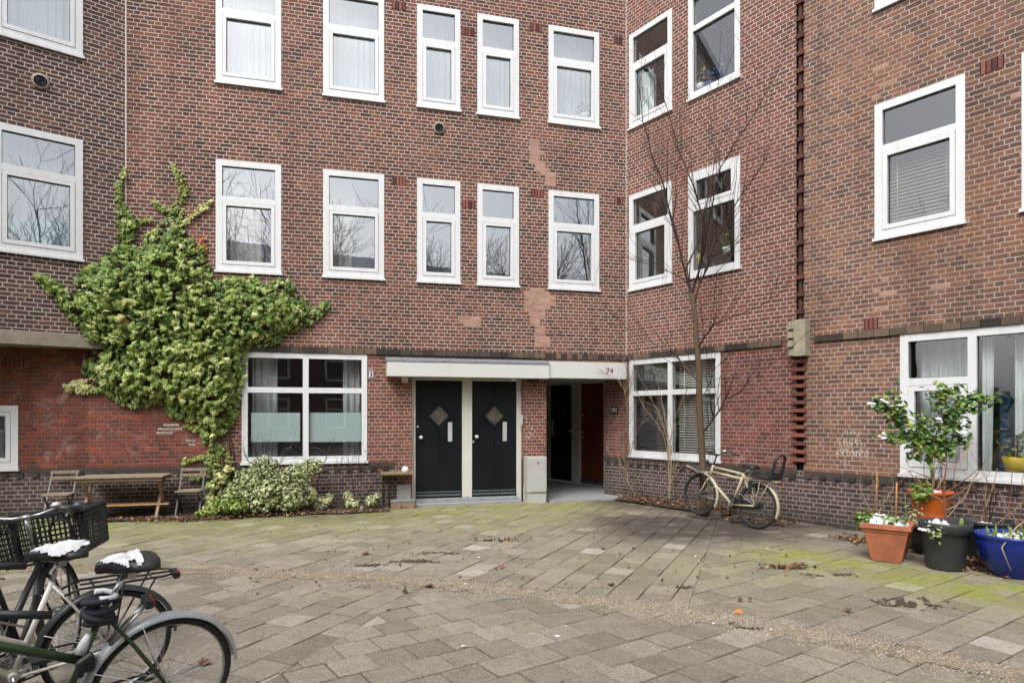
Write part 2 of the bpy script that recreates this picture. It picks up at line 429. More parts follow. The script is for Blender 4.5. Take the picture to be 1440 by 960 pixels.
M['teal'] = plain('blue drape', hexc('2d4a70'), 0.85, var=0.15)
M['tealfilm'] = plain('painted film', hexc('8fb7bb'), 0.6, var=0.35, scale=4)
M['crust'] = plain('dirt crust', hexc('463d32'), 0.95, var=0.4, scale=30, bump=0.8)
M['kerb'] = plain('kerb stone', hexc('6d675c'), 0.9, var=0.3, scale=9, bump=0.4)
M['asphalt'] = plain('street asphalt', (0.06, 0.06, 0.06), 0.9, var=0.2, scale=4)
M['farbrick'] = brick_mat('brick across the street', [hexc('6a4a43'), hexc('74504a'), hexc('5c4440')], hexc('8f8078'), seed=11)

# paving flags: grit, stains, moss where the position along the walls is damp
def paving_mat():
    t = NT('paving flags')
    p = t.geo()
    a = t.attr('tint')
    base = t.ramp(a, [(0.0, hexc('7d786e')), (0.3, hexc('888278')), (0.65, hexc('928b80')), (0.85, hexc('9a948b')), (1.0, hexc('b0aba6'))])
    grit = t.ma('ADD', t.ma('MULTIPLY', t.noise(p, 150, 2, 0.8), 0.6), t.ma('MULTIPLY', t.noise(p, 48, 3, 0.7), 0.4))
    blot = t.noise(p, 7, 5, 0.65)
    c = t.mix(t.mr(grit, 0.36, 0.64), t.mix(1.0, base, (0.42, 0.41, 0.40), 'MULTIPLY'), t.mix(1.0, base, (1.48, 1.46, 1.42), 'MULTIPLY'))
    c = t.mix(t.mr(blot, 0.42, 0.72, 0, 0.5), c, t.mix(1.0, c, (0.60, 0.57, 0.52), 'MULTIPLY'))
    mo = t.attr('moss')
    mn = t.noise(p, 2.6, 5, 0.65)
    mf = t.ma('MULTIPLY', t.ma('MULTIPLY', mo, 1.25), t.mr(mn, 0.28, 0.60))
    mf = t.ma('MULTIPLY', mf, t.mr(t.noise(p, 45, 3), 0.2, 0.7, 0.55, 1.0), clamp=True)
    c = t.mix(mf, c, t.mix(t.noise(p, 11, 2), hexc('5f6434'), hexc('9aa04f')))
    da = t.attr('damp')
    df = t.ma('MULTIPLY', da, t.mr(t.noise(p, 2.2, 5, 0.65), 0.20, 0.48), clamp=True)
    c = t.mix(df, c, t.mix(0.84, c, hexc('37322c')))
    h = t.ma('ADD', t.ma('MULTIPLY', grit, 0.6), blot)
    nm = t.bump(h, 0.55, 0.004)
    return t.bsdf(c, 0.9, 0.0, nm, 0.25)
M['paving'] = paving_mat()

def sand_mat():
    t = NT('sand joints and soil')
    p = t.geo()
    n = t.noise(p, 90, 3, 0.7); b = t.noise(p, 1.2, 4)
    c = t.mix(t.mr(b, 0.4, 0.65), hexc('4a4235'), hexc('504a2e'))
    c = t.mix(t.mr(n, 0.3, 0.7), t.mix(1.0, c, (0.55, 0.55, 0.55), 'MULTIPLY'), c)
    return t.bsdf(c, 0.95, 0.0, t.bump(n, 0.8, 0.01), 0.2)
M['sand'] = sand_mat()
M['gravel'] = tint_mat('gravel', [(0.0, hexc('6d665a')), (0.4, hexc('8e8473')), (0.75, hexc('ada290')), (1.0, hexc('cfc8ba'))], 0.9, 0.5)
def gravelbed():
    t = NT('gravel bed')
    p = t.geo()
    vo = t.n('TexVoronoi', {'Vector': p, 'Scale': 70.0})
    c = t.mix(t.mr(t.noise(p, 5, 3), 0.3, 0.7), hexc('857b6b'), hexc('9b907e'))
    c = t.mix(t.n('SeparateColor', {0: vo.outputs[1]}).outputs[0], t.mix(1.0, c, (0.6, 0.58, 0.55), 'MULTIPLY'), t.mix(1.0, c, (1.3, 1.27, 1.22), 'MULTIPLY'))
    return t.bsdf(c, 0.95, 0.0, t.bump(vo.outputs[0], 0.9, 0.012), 0.2)
M['gravelbed'] = gravelbed()
# ------------------------------------------------------------------ camera, light
cam = bpy.data.objects.new('camera', bpy.data.cameras.new('camera'))
COL.objects.link(cam)
cam.location = (0, 0, H); cam.rotation_euler = (rad(90), 0, 0)
cam.data.sensor_width = 36; cam.data.lens = 36 * FPX / 1440
cam.data.shift_y = 104 / 1440
cam.data.clip_start = 0.05; cam.data.clip_end = 600
SC.camera = cam

SUN_EL, SUN_AZ = rad(52), rad(205)        # azimuth clockwise from +Y
wd = bpy.data.worlds.new('World'); SC.world = wd; wd.use_nodes = True
nt = wd.node_tree; nt.nodes.clear()
sky = nt.nodes.new('ShaderNodeTexSky'); sky.sky_type = 'NISHITA'; sky.sun_disc = False
sky.sun_elevation = SUN_EL; sky.sun_rotation = SUN_AZ
sky.air_density = 1.0; sky.dust_density = 4.0; sky.ozone_density = 1.0
hs = nt.nodes.new('ShaderNodeHueSaturation'); hs.inputs['Saturation'].default_value = 0.22
bg = nt.nodes.new('ShaderNodeBackground'); bg.inputs[1].default_value = 0.14
wo = nt.nodes.new('ShaderNodeOutputWorld')
nt.links.new(sky.outputs[0], hs.inputs['Color']); nt.links.new(hs.outputs[0], bg.inputs[0]); nt.links.new(bg.outputs[0], wo.inputs[0])
sl = bpy.data.lights.new('sun', 'SUN'); sl.energy = 0.95; sl.angle = rad(26); sl.color = (1.0, 0.96, 0.90)
so = bpy.data.objects.new('sun', sl); COL.objects.link(so)
sd = V((math.sin(SUN_AZ) * math.cos(SUN_EL), math.cos(SUN_AZ) * math.cos(SUN_EL), math.sin(SUN_EL)))
so.rotation_euler = sd.to_track_quat('Z', 'Y').to_euler()
so.location = (0, -20, 30)
SC.view_settings.view_transform = 'Standard'; SC.view_settings.look = 'None'
SC.view_settings.exposure = 1.02; SC.view_settings.gamma = 1.0
SC.render.engine = 'CYCLES'
SC.cycles.max_bounces = 7; SC.cycles.transparent_max_bounces = 12
SC.cycles.use_denoising = True
try: SC.cycles.denoiser = 'OPENIMAGEDENOISE'
except Exception: pass
SC.cycles.sample_clamp_indirect = 6.0
SC.cycles.caustics_reflective = False; SC.cycles.caustics_refractive = False

# ------------------------------------------------------------------ ground
g = MB()
g.face([(-120, -120, -0.022), (120, -120, -0.022), (120, 120, -0.022), (-120, 120, -0.022)])
tag(g.build('ground', M['sand']), kind='structure')
g = MB(); g.face([(-120, -14, -0.016), (120, -14, -0.016), (120, -4.5, -0.016), (-120, -4.5, -0.016)])
tag(g.build('street', M['asphalt']), kind='structure')

def clip(poly, p, n):
    """keep the side of the line through p that n points to"""
    out = []
    for i in range(len(poly)):
        a, b = poly[i], poly[(i + 1) % len(poly)]
        da = (a[0] - p[0]) * n[0] + (a[1] - p[1]) * n[1]
        db = (b[0] - p[0]) * n[0] + (b[1] - p[1]) * n[1]
        if da >= 0: out.append(a)
        if (da >= 0) != (db >= 0):
            k = da / (da - db)
            out.append((a[0] + (b[0] - a[0]) * k, a[1] + (b[1] - a[1]) * k))
    return out

def area(poly):
    return abs(sum(poly[i][0] * poly[(i + 1) % len(poly)][1] - poly[(i + 1) % len(poly)][0] * poly[i][1] for i in range(len(poly)))) / 2

def wall_dist(x, y):
    """distance to the nearest facade at ground level"""
    ds = []
    for w in (WC, W1, W2):
        ds.append((x - w.o.x) * w.n.x + (y - w.o.y) * w.n.y)
    return ds

def smooth(a, b, x):
    t = max(0.0, min(1.0, (x - a) / (b - a))); return t * t * (3 - 2 * t)

def moss_at(x, y):
    c, r1, r2 = wall_dist(x, y)
    m = 0.0
    m = max(m, (1 - smooth(0.9, 3.4, c)) * (1 - smooth(0.0, 2.5, x)) * 0.75)
    # band in front of the doors
    m = max(m, (1 - smooth(0.6, 5.0, c)) * 0.66 * (1 - smooth(1.0, 3.2, x)))
    # green strip along the pots on the right
    dline = (x - 3.6) * 0.785 + (y - 8.2) * 0.62
    along = (x - 3.6) * 0.62 - (y - 8.2) * 0.785
    q = math.exp(-((dline + 0.35) / 0.62) ** 2) * smooth(-1.0, 0.3, along)
    m = max(m, q * 1.1)
    m = max(m, 0.34 * math.exp(-((x - 2.6) / 2.2) ** 2 - ((y - 7.2) / 1.0) ** 2))
    return min(1.0, m * (1 - 0.8 * min(1.0, 1.15 * math.exp(-((x - 2.75) / 1.4) ** 4 - ((y - 9.95) / 1.2) ** 4))))

def damp_at(x, y):
    c, r1, r2 = wall_dist(x, y)
    d = 0.9 * (1 - smooth(0.5, 1.9, r1)) * smooth(9.0, 9.9, y) if x > 1.5 else 0.0
    d = max(d, 1.15 * math.exp(-((x - 2.75) / 1.55) ** 4 - ((y - 9.95) / 1.35) ** 4))
    d = max(d, 0.35 * (1 - smooth(0.1, 0.5, min(abs(r2), 9))))
    d = max(d, 0.55 * math.exp(-((x + 3.4) / 1.6) ** 2 - ((y - 10.9) / 0.45) ** 2))
    d = max(d, 0.45 * math.exp(-((x - 4.6) / 0.5) ** 2 - ((y - 8.6) / 0.9) ** 2))
    return d

A1 = V((math.sin(rad(55.7)), math.cos(rad(55.7))))
A2 = V((math.sin(rad(25.0)), math.cos(rad(25.0))))
pa, pb = ground_at(375, 958), ground_at(592, 828)
seam_d = (pb - pa).to_2d().normalized()
seam_n = V((seam_d.y, -seam_d.x))                 # points to the right-hand field
pg = ground_at(968, 852)
seam2_d = (ground_at(1005, 742) - pg).to_2d().normalized()
seam2_n = V((seam2_d.y, -seam2_d.x))
strip_px = [(-200, 800), (150, 800), (320, 803), (480, 809), (640, 822), (760, 836), (900, 853), (1010, 869), (1100, 886), (1250, 914), (1440, 950), (1700, 1010)]
strip = [ground_at(*p) for p in strip_px]
def strip_side(x, y):
    best = None
    for i in range(len(strip) - 1):
        a, b = strip[i], strip[i + 1]
        d = (b - a).to_2d(); L = d.length; d /= L
        t = (x - a.x) * d.x + (y - a.y) * d.y
        tt = max(0, min(L, t))
        q = a.to_2d() + d * tt
        dist = math.hypot(x - q.x, y - q.y)
        side = (x - a.x) * (-d.y) + (y - a.y) * d.x
        if best is None or dist < best[0]: best = (dist, side)
    return best[0] * (1 if best[1] > 0 else -1)     # > 0 beyond the strip

pv = MB(); pm = []; pdm = []
rt = random.Random(3)
PITCH = 0.293
def lay(A, keep, cuts, phase=0.0):
    B = V((A.y, -A.x))
    for i in range(-64, 65):
        for j in range(-64, 65):
            offs = (0.5 * PITCH if i % 2 else 0.0) + phase
            c = A * (j * PITCH + offs) + B * (i * PITCH) + V((0.0, 8.0))
            if c.x < -9.2 or c.x > 9.5 or c.y < 2.2 or c.y > 14.2: continue
            if abs(c.x) / max(c.y, .1) > 1.15: continue
            if keep(c.x, c.y) is False: continue
            h = PITCH / 2 - 0.0038 - rt.random() * 0.0028
            jx, jy = (rt.random() - .5) * 0.006, (rt.random() - .5) * 0.006
            rot = (rt.random() - .5) * 0.012
            poly = []
            for sx, sy in ((-1, -1), (1, -1), (1, 1), (-1, 1)):
                lx, ly = sx * h + jx - sy * h * rot, sy * h + jy + sx * h * rot
                q = c + A * lx + B * ly
                poly.append((q.x, q.y))
            for p, n in cuts:
                poly = clip(poly, p, n)
                if len(poly) < 3: break
            if len(poly) < 3 or area(poly) < 0.0012: continue
            cx = sum(p[0] for p in poly) / len(poly); cy = sum(p[1] for p in poly) / len(poly)
            z = (rt.random() - 0.5) * 0.009
            tx, ty = (rt.random() - .5) * 0.016, (rt.random() - .5) * 0.016
            s2 = 1 - 0.005 / (PITCH / 2)
            k = len(poly)
            def zz(x, y): return z + (x - cx) * tx + (y - cy) * ty
            top = [(cx + (x - cx) * s2, cy + (y - cy) * s2, zz(x, y)) for x, y in poly]
            mid = [(x, y, zz(x, y) - 0.004) for x, y in poly]
            bot = [(x, y, -0.025) for x, y in poly]
            r = rt.random()
            tint = 0.05 + 0.75 * r if rt.random() > 0.09 else 0.80 + 0.2 * r
            # sort out the winding
            sgn = sum(poly[q][0] * poly[(q + 1) % k][1] - poly[(q + 1) % k][0] * poly[q][1] for q in range(k))
            fs = [tuple(range(k)) if sgn > 0 else tuple(reversed(range(k)))]
            for q in range(k):
                q2 = (q + 1) % k
                fs.append((q, k + q, k + q2, q2) if sgn > 0 else (q, q2, k + q2, k + q))
                fs.append((k + q, 2 * k + q, 2 * k + q2, k + q2) if sgn > 0 else (k + q, k + q2, 2 * k + q2, 2 * k + q))
            pv.mesh(top + mid + bot, fs, tint)
            bm = 0.75 + 0.5 * rt.random()
            for (x, y, _) in top + mid + bot:
                pm.append(moss_at(x, y) * bm); pdm.append(damp_at(x, y))

wall_cuts = [((WC.o + WC.n * 0.02), WC.n), ((W1.o + W1.n * 0.02), W1.n), ((W2.o + W2.n * 0.02), W2.n)]
g0 = 0.0015
lay(A2, lambda x, y: strip_side(x, y) <= 0.05, wall_cuts + [(pa.to_2d() - seam_n * g0, -seam_n)], 0.07)
lay(A1, lambda x, y: strip_side(x, y) <= 0.05, wall_cuts + [(pa.to_2d() + seam_n * g0, seam_n)], 0.0)
lay(A2, lambda x, y: strip_side(x, y) > 0.05, wall_cuts + [(pg.to_2d() - seam2_n * g0, -seam2_n)], 0.11)
lay(A1, lambda x, y: strip_side(x, y) > 0.05, wall_cuts + [(pg.to_2d() + seam2_n * g0, seam2_n)], 0.05)
po = tag(pv.build('paving', M['paving']), kind='structure')
for nm_, arr in (('moss', pm), ('damp', pdm)):
    at_ = po.data.attributes.new(nm_, 'FLOAT', 'POINT'); at_.data.foreach_set('value', arr)

# sandy gravel strip that runs between the two fields of flags
gb = MB(); left = []; right = []
rs_ = random.Random(5)
fine = []
for i in range(len(strip) - 1):
    for k in range(14):
        fine.append(strip[i].lerp(strip[i + 1], k / 14))
for i, p in enumerate(fine):
    d = (fine[min(i + 1, len(fine) - 1)] - fine[max(i - 1, 0)]).to_2d().normalized()
    nrm = V((-d.y, d.x))
    w1 = 0.10 + 0.16 * rs_.random() ** 2; w2 = 0.09 + 0.16 * rs_.random() ** 2
    left.append(V((p.x + nrm.x * w1, p.y + nrm.y * w1, 0.003)))
    right.append(V((p.x - nrm.x * w2, p.y - nrm.y * w2, 0.003)))
for i in range(len(fine) - 1):
    mid0 = V((fine[i].x, fine[i].y, 0.009)); mid1 = V((fine[i + 1].x, fine[i + 1].y, 0.009))
    gb.face([right[i], right[i + 1], mid1, mid0]); gb.face([mid0, mid1, left[i + 1], left[i]])
tag(gb.build('gravel_path', M['gravelbed']), kind='structure')
pe = MB()
octf = [(0, 2, 4), (2, 1, 4), (1, 3, 4), (3, 0, 4)]
for _ in range(16000):
    i = rs_.randrange(28, len(fine) - 15); p = fine[i].lerp(fine[i + 1], rs_.random())
    d = (fine[i + 1] - fine[i]).to_2d().normalized(); nrm = V((-d.y, d.x))
    o_ = rs_.gauss(0, 0.17)
    if abs(o_) > 0.5: continue
    x, y = p.x + nrm.x * o_, p.y + nrm.y * o_
    r = rs_.uniform(0.003, 0.0075)
    z = 0.009 - 0.03 * min(abs(o_), 0.2)
    a = rs_.random() * 6.28; ca, sa = math.cos(a) * r, math.sin(a) * r * rs_.uniform(.6, 1)
    pe.mesh([(x + ca, y + sa, z), (x - ca, y - sa, z), (x - sa, y + ca, z), (x + sa, y - ca, z), (x, y, z + r * 0.8)], octf, rs_.random())
tag(pe.build('gravel', M['gravel']), 'sandy gravel filling the curved strip between the paving fields', 'gravel', kind='stuff')

# ------------------------------------------------------------------ buildings
B_MID = empty('brick_building', WC.P(-5, 0, 0), 'dark brick middle facade with black doors under a cream canopy', 'building')
B_LEFT = empty('brick_building', WL.P(-2, 0, 0), 'brick wing at left whose upper floors oversail on a concrete lintel', 'building')
B_RIGHT = empty('brick_building', W1.P(2, 0, 0), 'rose brown brick wing at right behind the bare tree and plant pots', 'building')
ZP, ZB0, ZB1, ZT = 0.84, 2.865, 2.975, 12.0

def wall_part(root, name, pl, a0, a1, z0, z1, holes, mat, reveal=0.25, off=0.0, ushift=0.0):
    mb = MB()
    xs = sorted(set([a0, a1] + [h[i] for h in holes for i in (0, 1) if a0 < h[i] < a1]))
    zs = sorted(set([z0, z1] + [h[i] for h in holes for i in (2, 3) if z0 < h[i] < z1]))
    for i in range(len(xs) - 1):
        for j in range(len(zs) - 1):
            cx, cz = (xs[i] + xs[i + 1]) / 2, (zs[j] + zs[j + 1]) / 2
            if any(h[0] < cx < h[1] and h[2] < cz < h[3] for h in holes): continue
            u0, u1, v0, v1 = xs[i] + ushift, xs[i + 1] + ushift, zs[j], zs[j + 1]
            mb.face([pl.P(xs[i], off, zs[j]), pl.P(xs[i + 1], off, zs[j]), pl.P(xs[i + 1], off, zs[j + 1]), pl.P(xs[i], off, zs[j + 1])],
                    [(u0, v0), (u1, v0), (u1, v1), (u0, v1)])
    for h in holes:
        ha, hb, hc, hd = max(h[0], a0), min(h[1], a1), max(h[2], z0), min(h[3], z1)
        if ha >= hb or hc >= hd: continue
        e = off - reveal
        if h[0] >= a0: mb.face([pl.P(ha, off, hc), pl.P(ha, off, hd), pl.P(ha, e, hd), pl.P(ha, e, hc)], [(0, hc), (0, hd), (reveal, hd), (reveal, hc)])
        if h[1] <= a1: mb.face([pl.P(hb, off, hc), pl.P(hb, e, hc), pl.P(hb, e, hd), pl.P(hb, off, hd)], [(0, hc), (reveal, hc), (reveal, hd), (0, hd)])
        if h[3] <= z1: mb.face([pl.P(ha, off, hd), pl.P(hb, off, hd), pl.P(hb, e, hd), pl.P(ha, e, hd)], [(ha, 0), (hb, 0), (hb, reveal), (ha, reveal)])
        if h[2] >= z0: mb.face([pl.P(ha, off, hc), pl.P(ha, e, hc), pl.P(hb, e, hc), pl.P(hb, off, hc)], [(ha, 0), (ha, reveal), (hb, reveal), (hb, 0)])
    return mb.build(name, mat, root)

def room(root_win, pl, s0, s1, z0, z1, ex=0.12, deep=1.9, name='room_interior'):
    mb = MB()
    a = [(s0, z0), (s1, z0), (s1, z1), (s0, z1)]
    b = [(s0 - ex, z0 - .12), (s1 + ex, z0 - .12), (s1 + ex, z1 + .12), (s0 - ex, z1 + .12)]
    rings = [[pl.P(x, -0.25, z) for x, z in a], [pl.P(x, -0.26, z) for x, z in b], [pl.P(x, -deep, z) for x, z in b]]
    for r0, r1 in zip(rings, rings[1:]):
        for i in range(4):
            j = (i + 1) % 4
            mb.face([r0[i], r0[j], r1[j], r1[i]])
    mb.face(rings[2])
    return mb.build(name, M['room'], root_win)

def ring(mb, pl, a0, a1, z0, z1, wl, wr, wt, wb, o0, o1):
    pl.box(mb, a0, a0 + wl, o0, o1, z0, z1)
    pl.box(mb, a1 - wr, a1, o0, o1, z0, z1)
    pl.box(mb, a0 + wl, a1 - wr, o0, o1, z1 - wt, z1)
    pl.box(mb, a0 + wl, a1 - wr, o0, o1, z0, z0 + wb)

def window(root, pl, s0, s1, z0, z1, bays, tr, sashes=(), fw=0.105, glass='glass', bw=0.10, label=None, sill=True, rooms=True, sw=0.062):
    """bays: mullion positions as fractions; tr: transom height as a fraction from the top per bay (None = no transom)
    sashes: (bay, 'low' | 'top' | 'full') that carry an opening sash"""
    f = MB()
    zb = z0 + (0.045 if sill else 0)
    o0, o1 = -0.085, 0.014
    ring(f, pl, s0, s1, zb, z1, fw, fw, fw, fw * 0.95, o0, o1)
    edges = [s0 + fw] + [s0 + (s1 - s0) * b for b in bays] + [s1 - fw]
    cells = []
    for i in range(len(edges) - 1):
        ea = edges[i] + (bw / 2 if i > 0 else 0); eb = edges[i + 1] - (bw / 2 if i < len(edges) - 2 else 0)
        if i > 0: pl.box(f, edges[i] - bw / 2, edges[i] + bw / 2, o0, o1 + .002, zb + fw * 0.95, z1 - fw)
        zlo, zhi = zb + fw * 0.95, z1 - fw
        if tr[i]:
            zt = z1 - (z1 - z0) * tr[i]
            pl.box(f, ea, eb, o0, o1 + .001, zt - bw / 2, zt + bw / 2)
            cells += [(i, 'top', ea, eb, zt + bw / 2, zhi), (i, 'low', ea, eb, zlo, zt - bw / 2)]
        else: cells.append((i, 'full', ea, eb, zlo, zhi))
    win = f.build('window', M['white'], root)
    if label: win['label'] = label
    if sill:
        s = MB(); pl.box(s, s0 - 0.02, s1 + 0.02, -0.08, 0.045, z0, z0 + 0.043)
        s.build('sill', M['white'], win)
    for (i, k, ea, eb, za, zc) in cells:
        if (i, k) in sashes:
            gpp = 0.006
            sb = MB()
            ring(sb, pl, ea + gpp, eb - gpp, za + gpp, zc - gpp, sw, sw, sw, sw * 1.05, -0.07, 0.022)
            sb.build('sash', M['white'], win)
            gk = MB(); ring(gk, pl, ea, eb, za, zc, gpp + .01, gpp + .01, gpp + .01, gpp + .01, -0.09, -0.05)
            gk.build('gasket_and_gap_shade', M['dark'], win)  # blackened ring: the shade of the sash gap put into its colour
            ea += sw + gpp; eb -= sw + gpp; za += sw * 1.05 + gpp; zc -= sw + gpp
        # dark sealing strip round the glass
        gk = MB(); ring(gk, pl, ea, eb, za, zc, .008, .008, .008, .008, -0.052, -0.030)
        gk.build('gasket_and_gap_shade', M['blackplastic'], win)
        p = MB(); pl.box(p, ea + .003, eb - .003, -0.047, -0.040, za + .003, zc - .003)
        p.build('pane', M[glass], win)
    if rooms: room(win, pl, s0 + .02, s1 - .02, zb + .02, z1 - .02)
    return win, cells

def px_rect(pl, xl, xr, ytl, ytr, ybl, ybr):
    s0, s1 = pl.s(xl), pl.s(xr)
    zt = [pl.z(x, y) for x, y in ((xl, ytl), (xr, ytr)) if y is not None]
    zb = [pl.z(x, y) for x, y in ((xl, ybl), (xr, ybr)) if y is not None]
    return s0, s1, (sum(zb) / len(zb)), (sum(zt) / len(zt) if zt else None)

# --- windows of the middle facade
row2 = [px_rect(WC, *a) for a in ((304, 395.8, 223.8, 232.5, 383.3, 387.5), (454.4, 540.3, 238, None, 390.8, None), (587, 647, None, None, 397.5, 400.5), (670.9, 729.6, 258.7, 263.8, 400.8, 403.8), (771.3, 842.3, 268, 273.7, 407.5, 411.3))
        ] if False else None
def sspan(pl, xl, xr): return pl.s(xl), pl.s(xr)
C2T = (WC.z(304, 223.8) + WC.z(841.7, 273.7) + WC.z(670.8, 258.7)) / 3
C2B = (WC.z(304, 383.3) + WC.z(843, 411.3) + WC.z(673, 400.8)) / 3
C3T = (WC.z(585, 5) + WC.z(671, 19) + WC.z(841.7, 46.7)) / 3
C3B = (WC.z(300.8, 117.5) + WC.z(671.7, 161) + WC.z(841.7, 182.8)) / 3
CX = [(303.5, 395.5), (454.4, 540.2), (586.5, 647.2), (671.2, 729.6), (771.3, 842.3)]
holes_c = []; winfo = {}
for k, (xl, xr) in enumerate(CX):
    a, b = sspan(WC, xl, xr)
    holes_c += [(a, b, C2B + .02, C2T), (a, b, C3B + .02, C3T)]
    winfo['c2', k] = (a, b, C2B, C2T); winfo['c3', k] = (a, b, C3B, C3T)
gw = (WC.s(340), WC.s(516.2), (WC.z(339, 653.8) + WC.z(517.5, 650.3)) / 2, ZB0 - 0.004)
lw = (WC.s(-75), WC.s(25.8), WC.z(25.8, 661.7), WC.z(25.8, 570))
DS0, DS1 = WC.s(579.3), WC.s(735.3)
PS0 = WC.s(768.5)
DZ = 2.46
PZ = 2.50
holes_g = [(gw[0], gw[1], gw[2] + .02, gw[3]), (lw[0], lw[1], lw[2] + .02, lw[3]), (DS0, DS1, -0.1, DZ), (PS0, 0.5, -0.1, PZ)]
CL = -14.0
wall_part(B_MID, 'upper_wall', WC, SJ, 0, ZB1, ZT, holes_c, M['brick_mid'])
cut = WC.s(340)
wall_part(B_MID, 'ground_floor_wall', WC, CL, cut - .3, ZP, ZB1, holes_g, M['brick_red'])
wall_part(B_MID, 'ground_floor_wall', WC, cut - .3, 0, ZP, ZB1, holes_g, M['brick_red_joint'])
wall_part(B_MID, 'plinth', WC, CL, WC.s(557), 0, ZP, holes_g, M['brick_plinth'])
wall_part(B_MID, 'plinth', WC, WC.s(557), DS0, 0, ZP, holes_g, M['brick_red_joint'])
wall_part(B_MID, 'plinth', WC, DS1, PS0, 0, ZP, holes_g, M['brick_red_joint'])
mb = MB(); rb = random.Random(4)
a = SJ - 0.6
while a < -0.02:
    w = 0.21 if a < WC.s(700) else 0.105
    b = min(a + w, 0.0)
    WC.box(mb, a, b, -0.05, 0.035 + rb.random() * .006, ZB0 + rb.random() * .004, ZB1 - rb.random() * .004, rb.random())
    a = b + 0.009
mb.build('cornice_band', M['band'], B_MID)
# dentils under the plinth edge
def dentils(root, pl, a0, a1, z, skip=()):
    mb = MB(); a = a0
    while a < a1:
        if not any(s[0] < a < s[1] for s in skip):
            pl.box(mb, a, a + 0.10, -0.02, 0.032, z, z + 0.06, rb.random() * .6)
        a += 0.22
    mb.build('dentil_course', M['band'], root)
dentils(B_MID, WC, CL, WC.s(545), 0.70)
mb = MB(); WC.box(mb, CL, gw[0] - .02, -.02, 0.012, ZP - .07, ZP - .002, .4); WC.box(mb, gw[1] + .02, WC.s(556), -.02, 0.012, ZP - .07, ZP - .002, .4)
mb.build('plinth_edge', M['band'], B_MID)
# brick repairs: toothed patches in paler brick, course by course
def patch(root, pl, rows, mat):
    mb = MB(); n = len(rows)
    for (px0, px1, py) in rows:
        a0, z = pl.at(px0, py); a1 = pl.s(px1)
        zi = math.floor(z / 0.069) * 0.069
        a0 = round(a0 / 0.11) * 0.11; a1 = round(a1 / 0.11) * 0.11
        if a1 - a0 < 0.1: a1 = a0 + 0.11
        mb.face([pl.P(a0, .0025, zi), pl.P(a1, .0025, zi), pl.P(a1, .0025, zi + .069), pl.P(a0, .0025, zi + .069)], [(a0, zi), (a1, zi), (a1, zi + .069), (a0, zi + .069)])
    return mb.build('brick_repair', mat, root)
def interp(keys, step):
    rows = []; y = keys[0][2]
    while y <= keys[-1][2]:
        for (a, b) in zip(keys, keys[1:]):
            if a[2] <= y <= b[2]:
                k = (y - a[2]) / (b[2] - a[2]); rows.append((a[0] + (b[0] - a[0]) * k, a[1] + (b[1] - a[1]) * k, y)); break
        y += step
    return rows
patch(B_MID, WC, interp([(742, 758, 198), (747, 764, 212), (744, 762, 222), (750, 768, 232), (757, 776, 240), (766, 783, 250), (770, 778, 258)], 5.0), M['brick_patch'])
patch(B_MID, WC, interp([(744, 768, 406), (737, 784, 416), (738, 778, 426), (742, 767, 440), (746, 760, 452), (752, 765, 466), (752, 776, 478), (756, 774, 488)], 5.0), M['brick_patch'])
patch(B_MID, WC, interp([(645, 678, 445), (652, 671, 459)], 5.0), M['brick_patch'])
# vertical vent bricks beside the window heads
def vent_bricks(root, pl, px, py, n=4, hh=0.15):
    a, z = pl.at(px, py)
    mb = MB(); pl.box(mb, a, a + n * 0.062 + 0.012, -0.02, 0.003, z - hh / 2, z + hh / 2, 0, 1)
    for i in range(n):
        pl.box(mb, a + 0.014 + i * 0.062, a + 0.014 + i * 0.062 + 0.046, -0.01, 0.007, z - hh / 2 - .004, z + hh / 2 + .004, rb.random(), 0)
    mb.build('vent_bricks', [M['soldier'], M['dark']], root)
for px, py, n in ((551, 6, 4), (649, 43, 4), (745, 37, 4), (863, 56, 3), (552, 254, 4), (649.5, 286, 4), (747, 271, 4), (864, 282, 3)):
    vent_bricks(B_MID, WC, px, py, n)
for px, py, n in ((8, 507.5, 4), (108, 506, 3)): vent_bricks(B_MID, WC, px, py, n, 0.19)
def air_vent(root, pl, px, py, r=0.115):
    a, z = pl.at(px, py)
    mb = MB(); Mx = Matrix(((pl.d.x, 0, pl.n.x), (pl.d.y, 0, pl.n.y), (0, 1, 0)))
    mb.lathe([(r * .72, .028), (r, .024), (r, -.02)], 28, pl.P(a, 0, z), M=Mx)
    o = mb.build('air_vent', M['concrete'], root)
    mb = MB(); mb.lathe([(0.001, .006), (r * .72, .006), (r * .72, .026)], 28, pl.P(a, 0, z), M=Mx); mb.build('vent_hole', M['dark'], o)
    mb = MB()
    for q in (.25, .48):
        mb.tube([pl.P(a + math.cos(t) * r * q, .022, z + math.sin(t) * r * q) for t in [i * 6.283 / 20 for i in range(20)]], .005, 6, closed=True)
    mb.build('vent_grille', M['blackplastic'], o)
air_vent(B_MID, WC, 617.5, 180.5)
mb = MB(); WC.box(mb, SJ - .012, SJ + .012, -.02, .006, ZB1, ZT); mb.build('joint_seal', M['seal'], B_MID)

for k in range(5):
    for row in ('c2', 'c3'):
        a, b, z0, z1 = winfo[row, k]
        window(B_MID, WC, a, b, z0, z1, [], [0.345], [(0, 'low')], label=None)
window(B_MID, WC, gw[0], gw[1], gw[2], gw[3], [(WC.s(430) - gw[0]) / (gw[1] - gw[0])], [0.335, 0.335], [(0, 'full')], glass='glass_clear', label='wide two bay ground floor window with frosted band', fw=0.10)
window(B_MID, WC, lw[0], lw[1], lw[2], lw[3], [], [None], [(0, 'full')], label='small low window at the left edge')

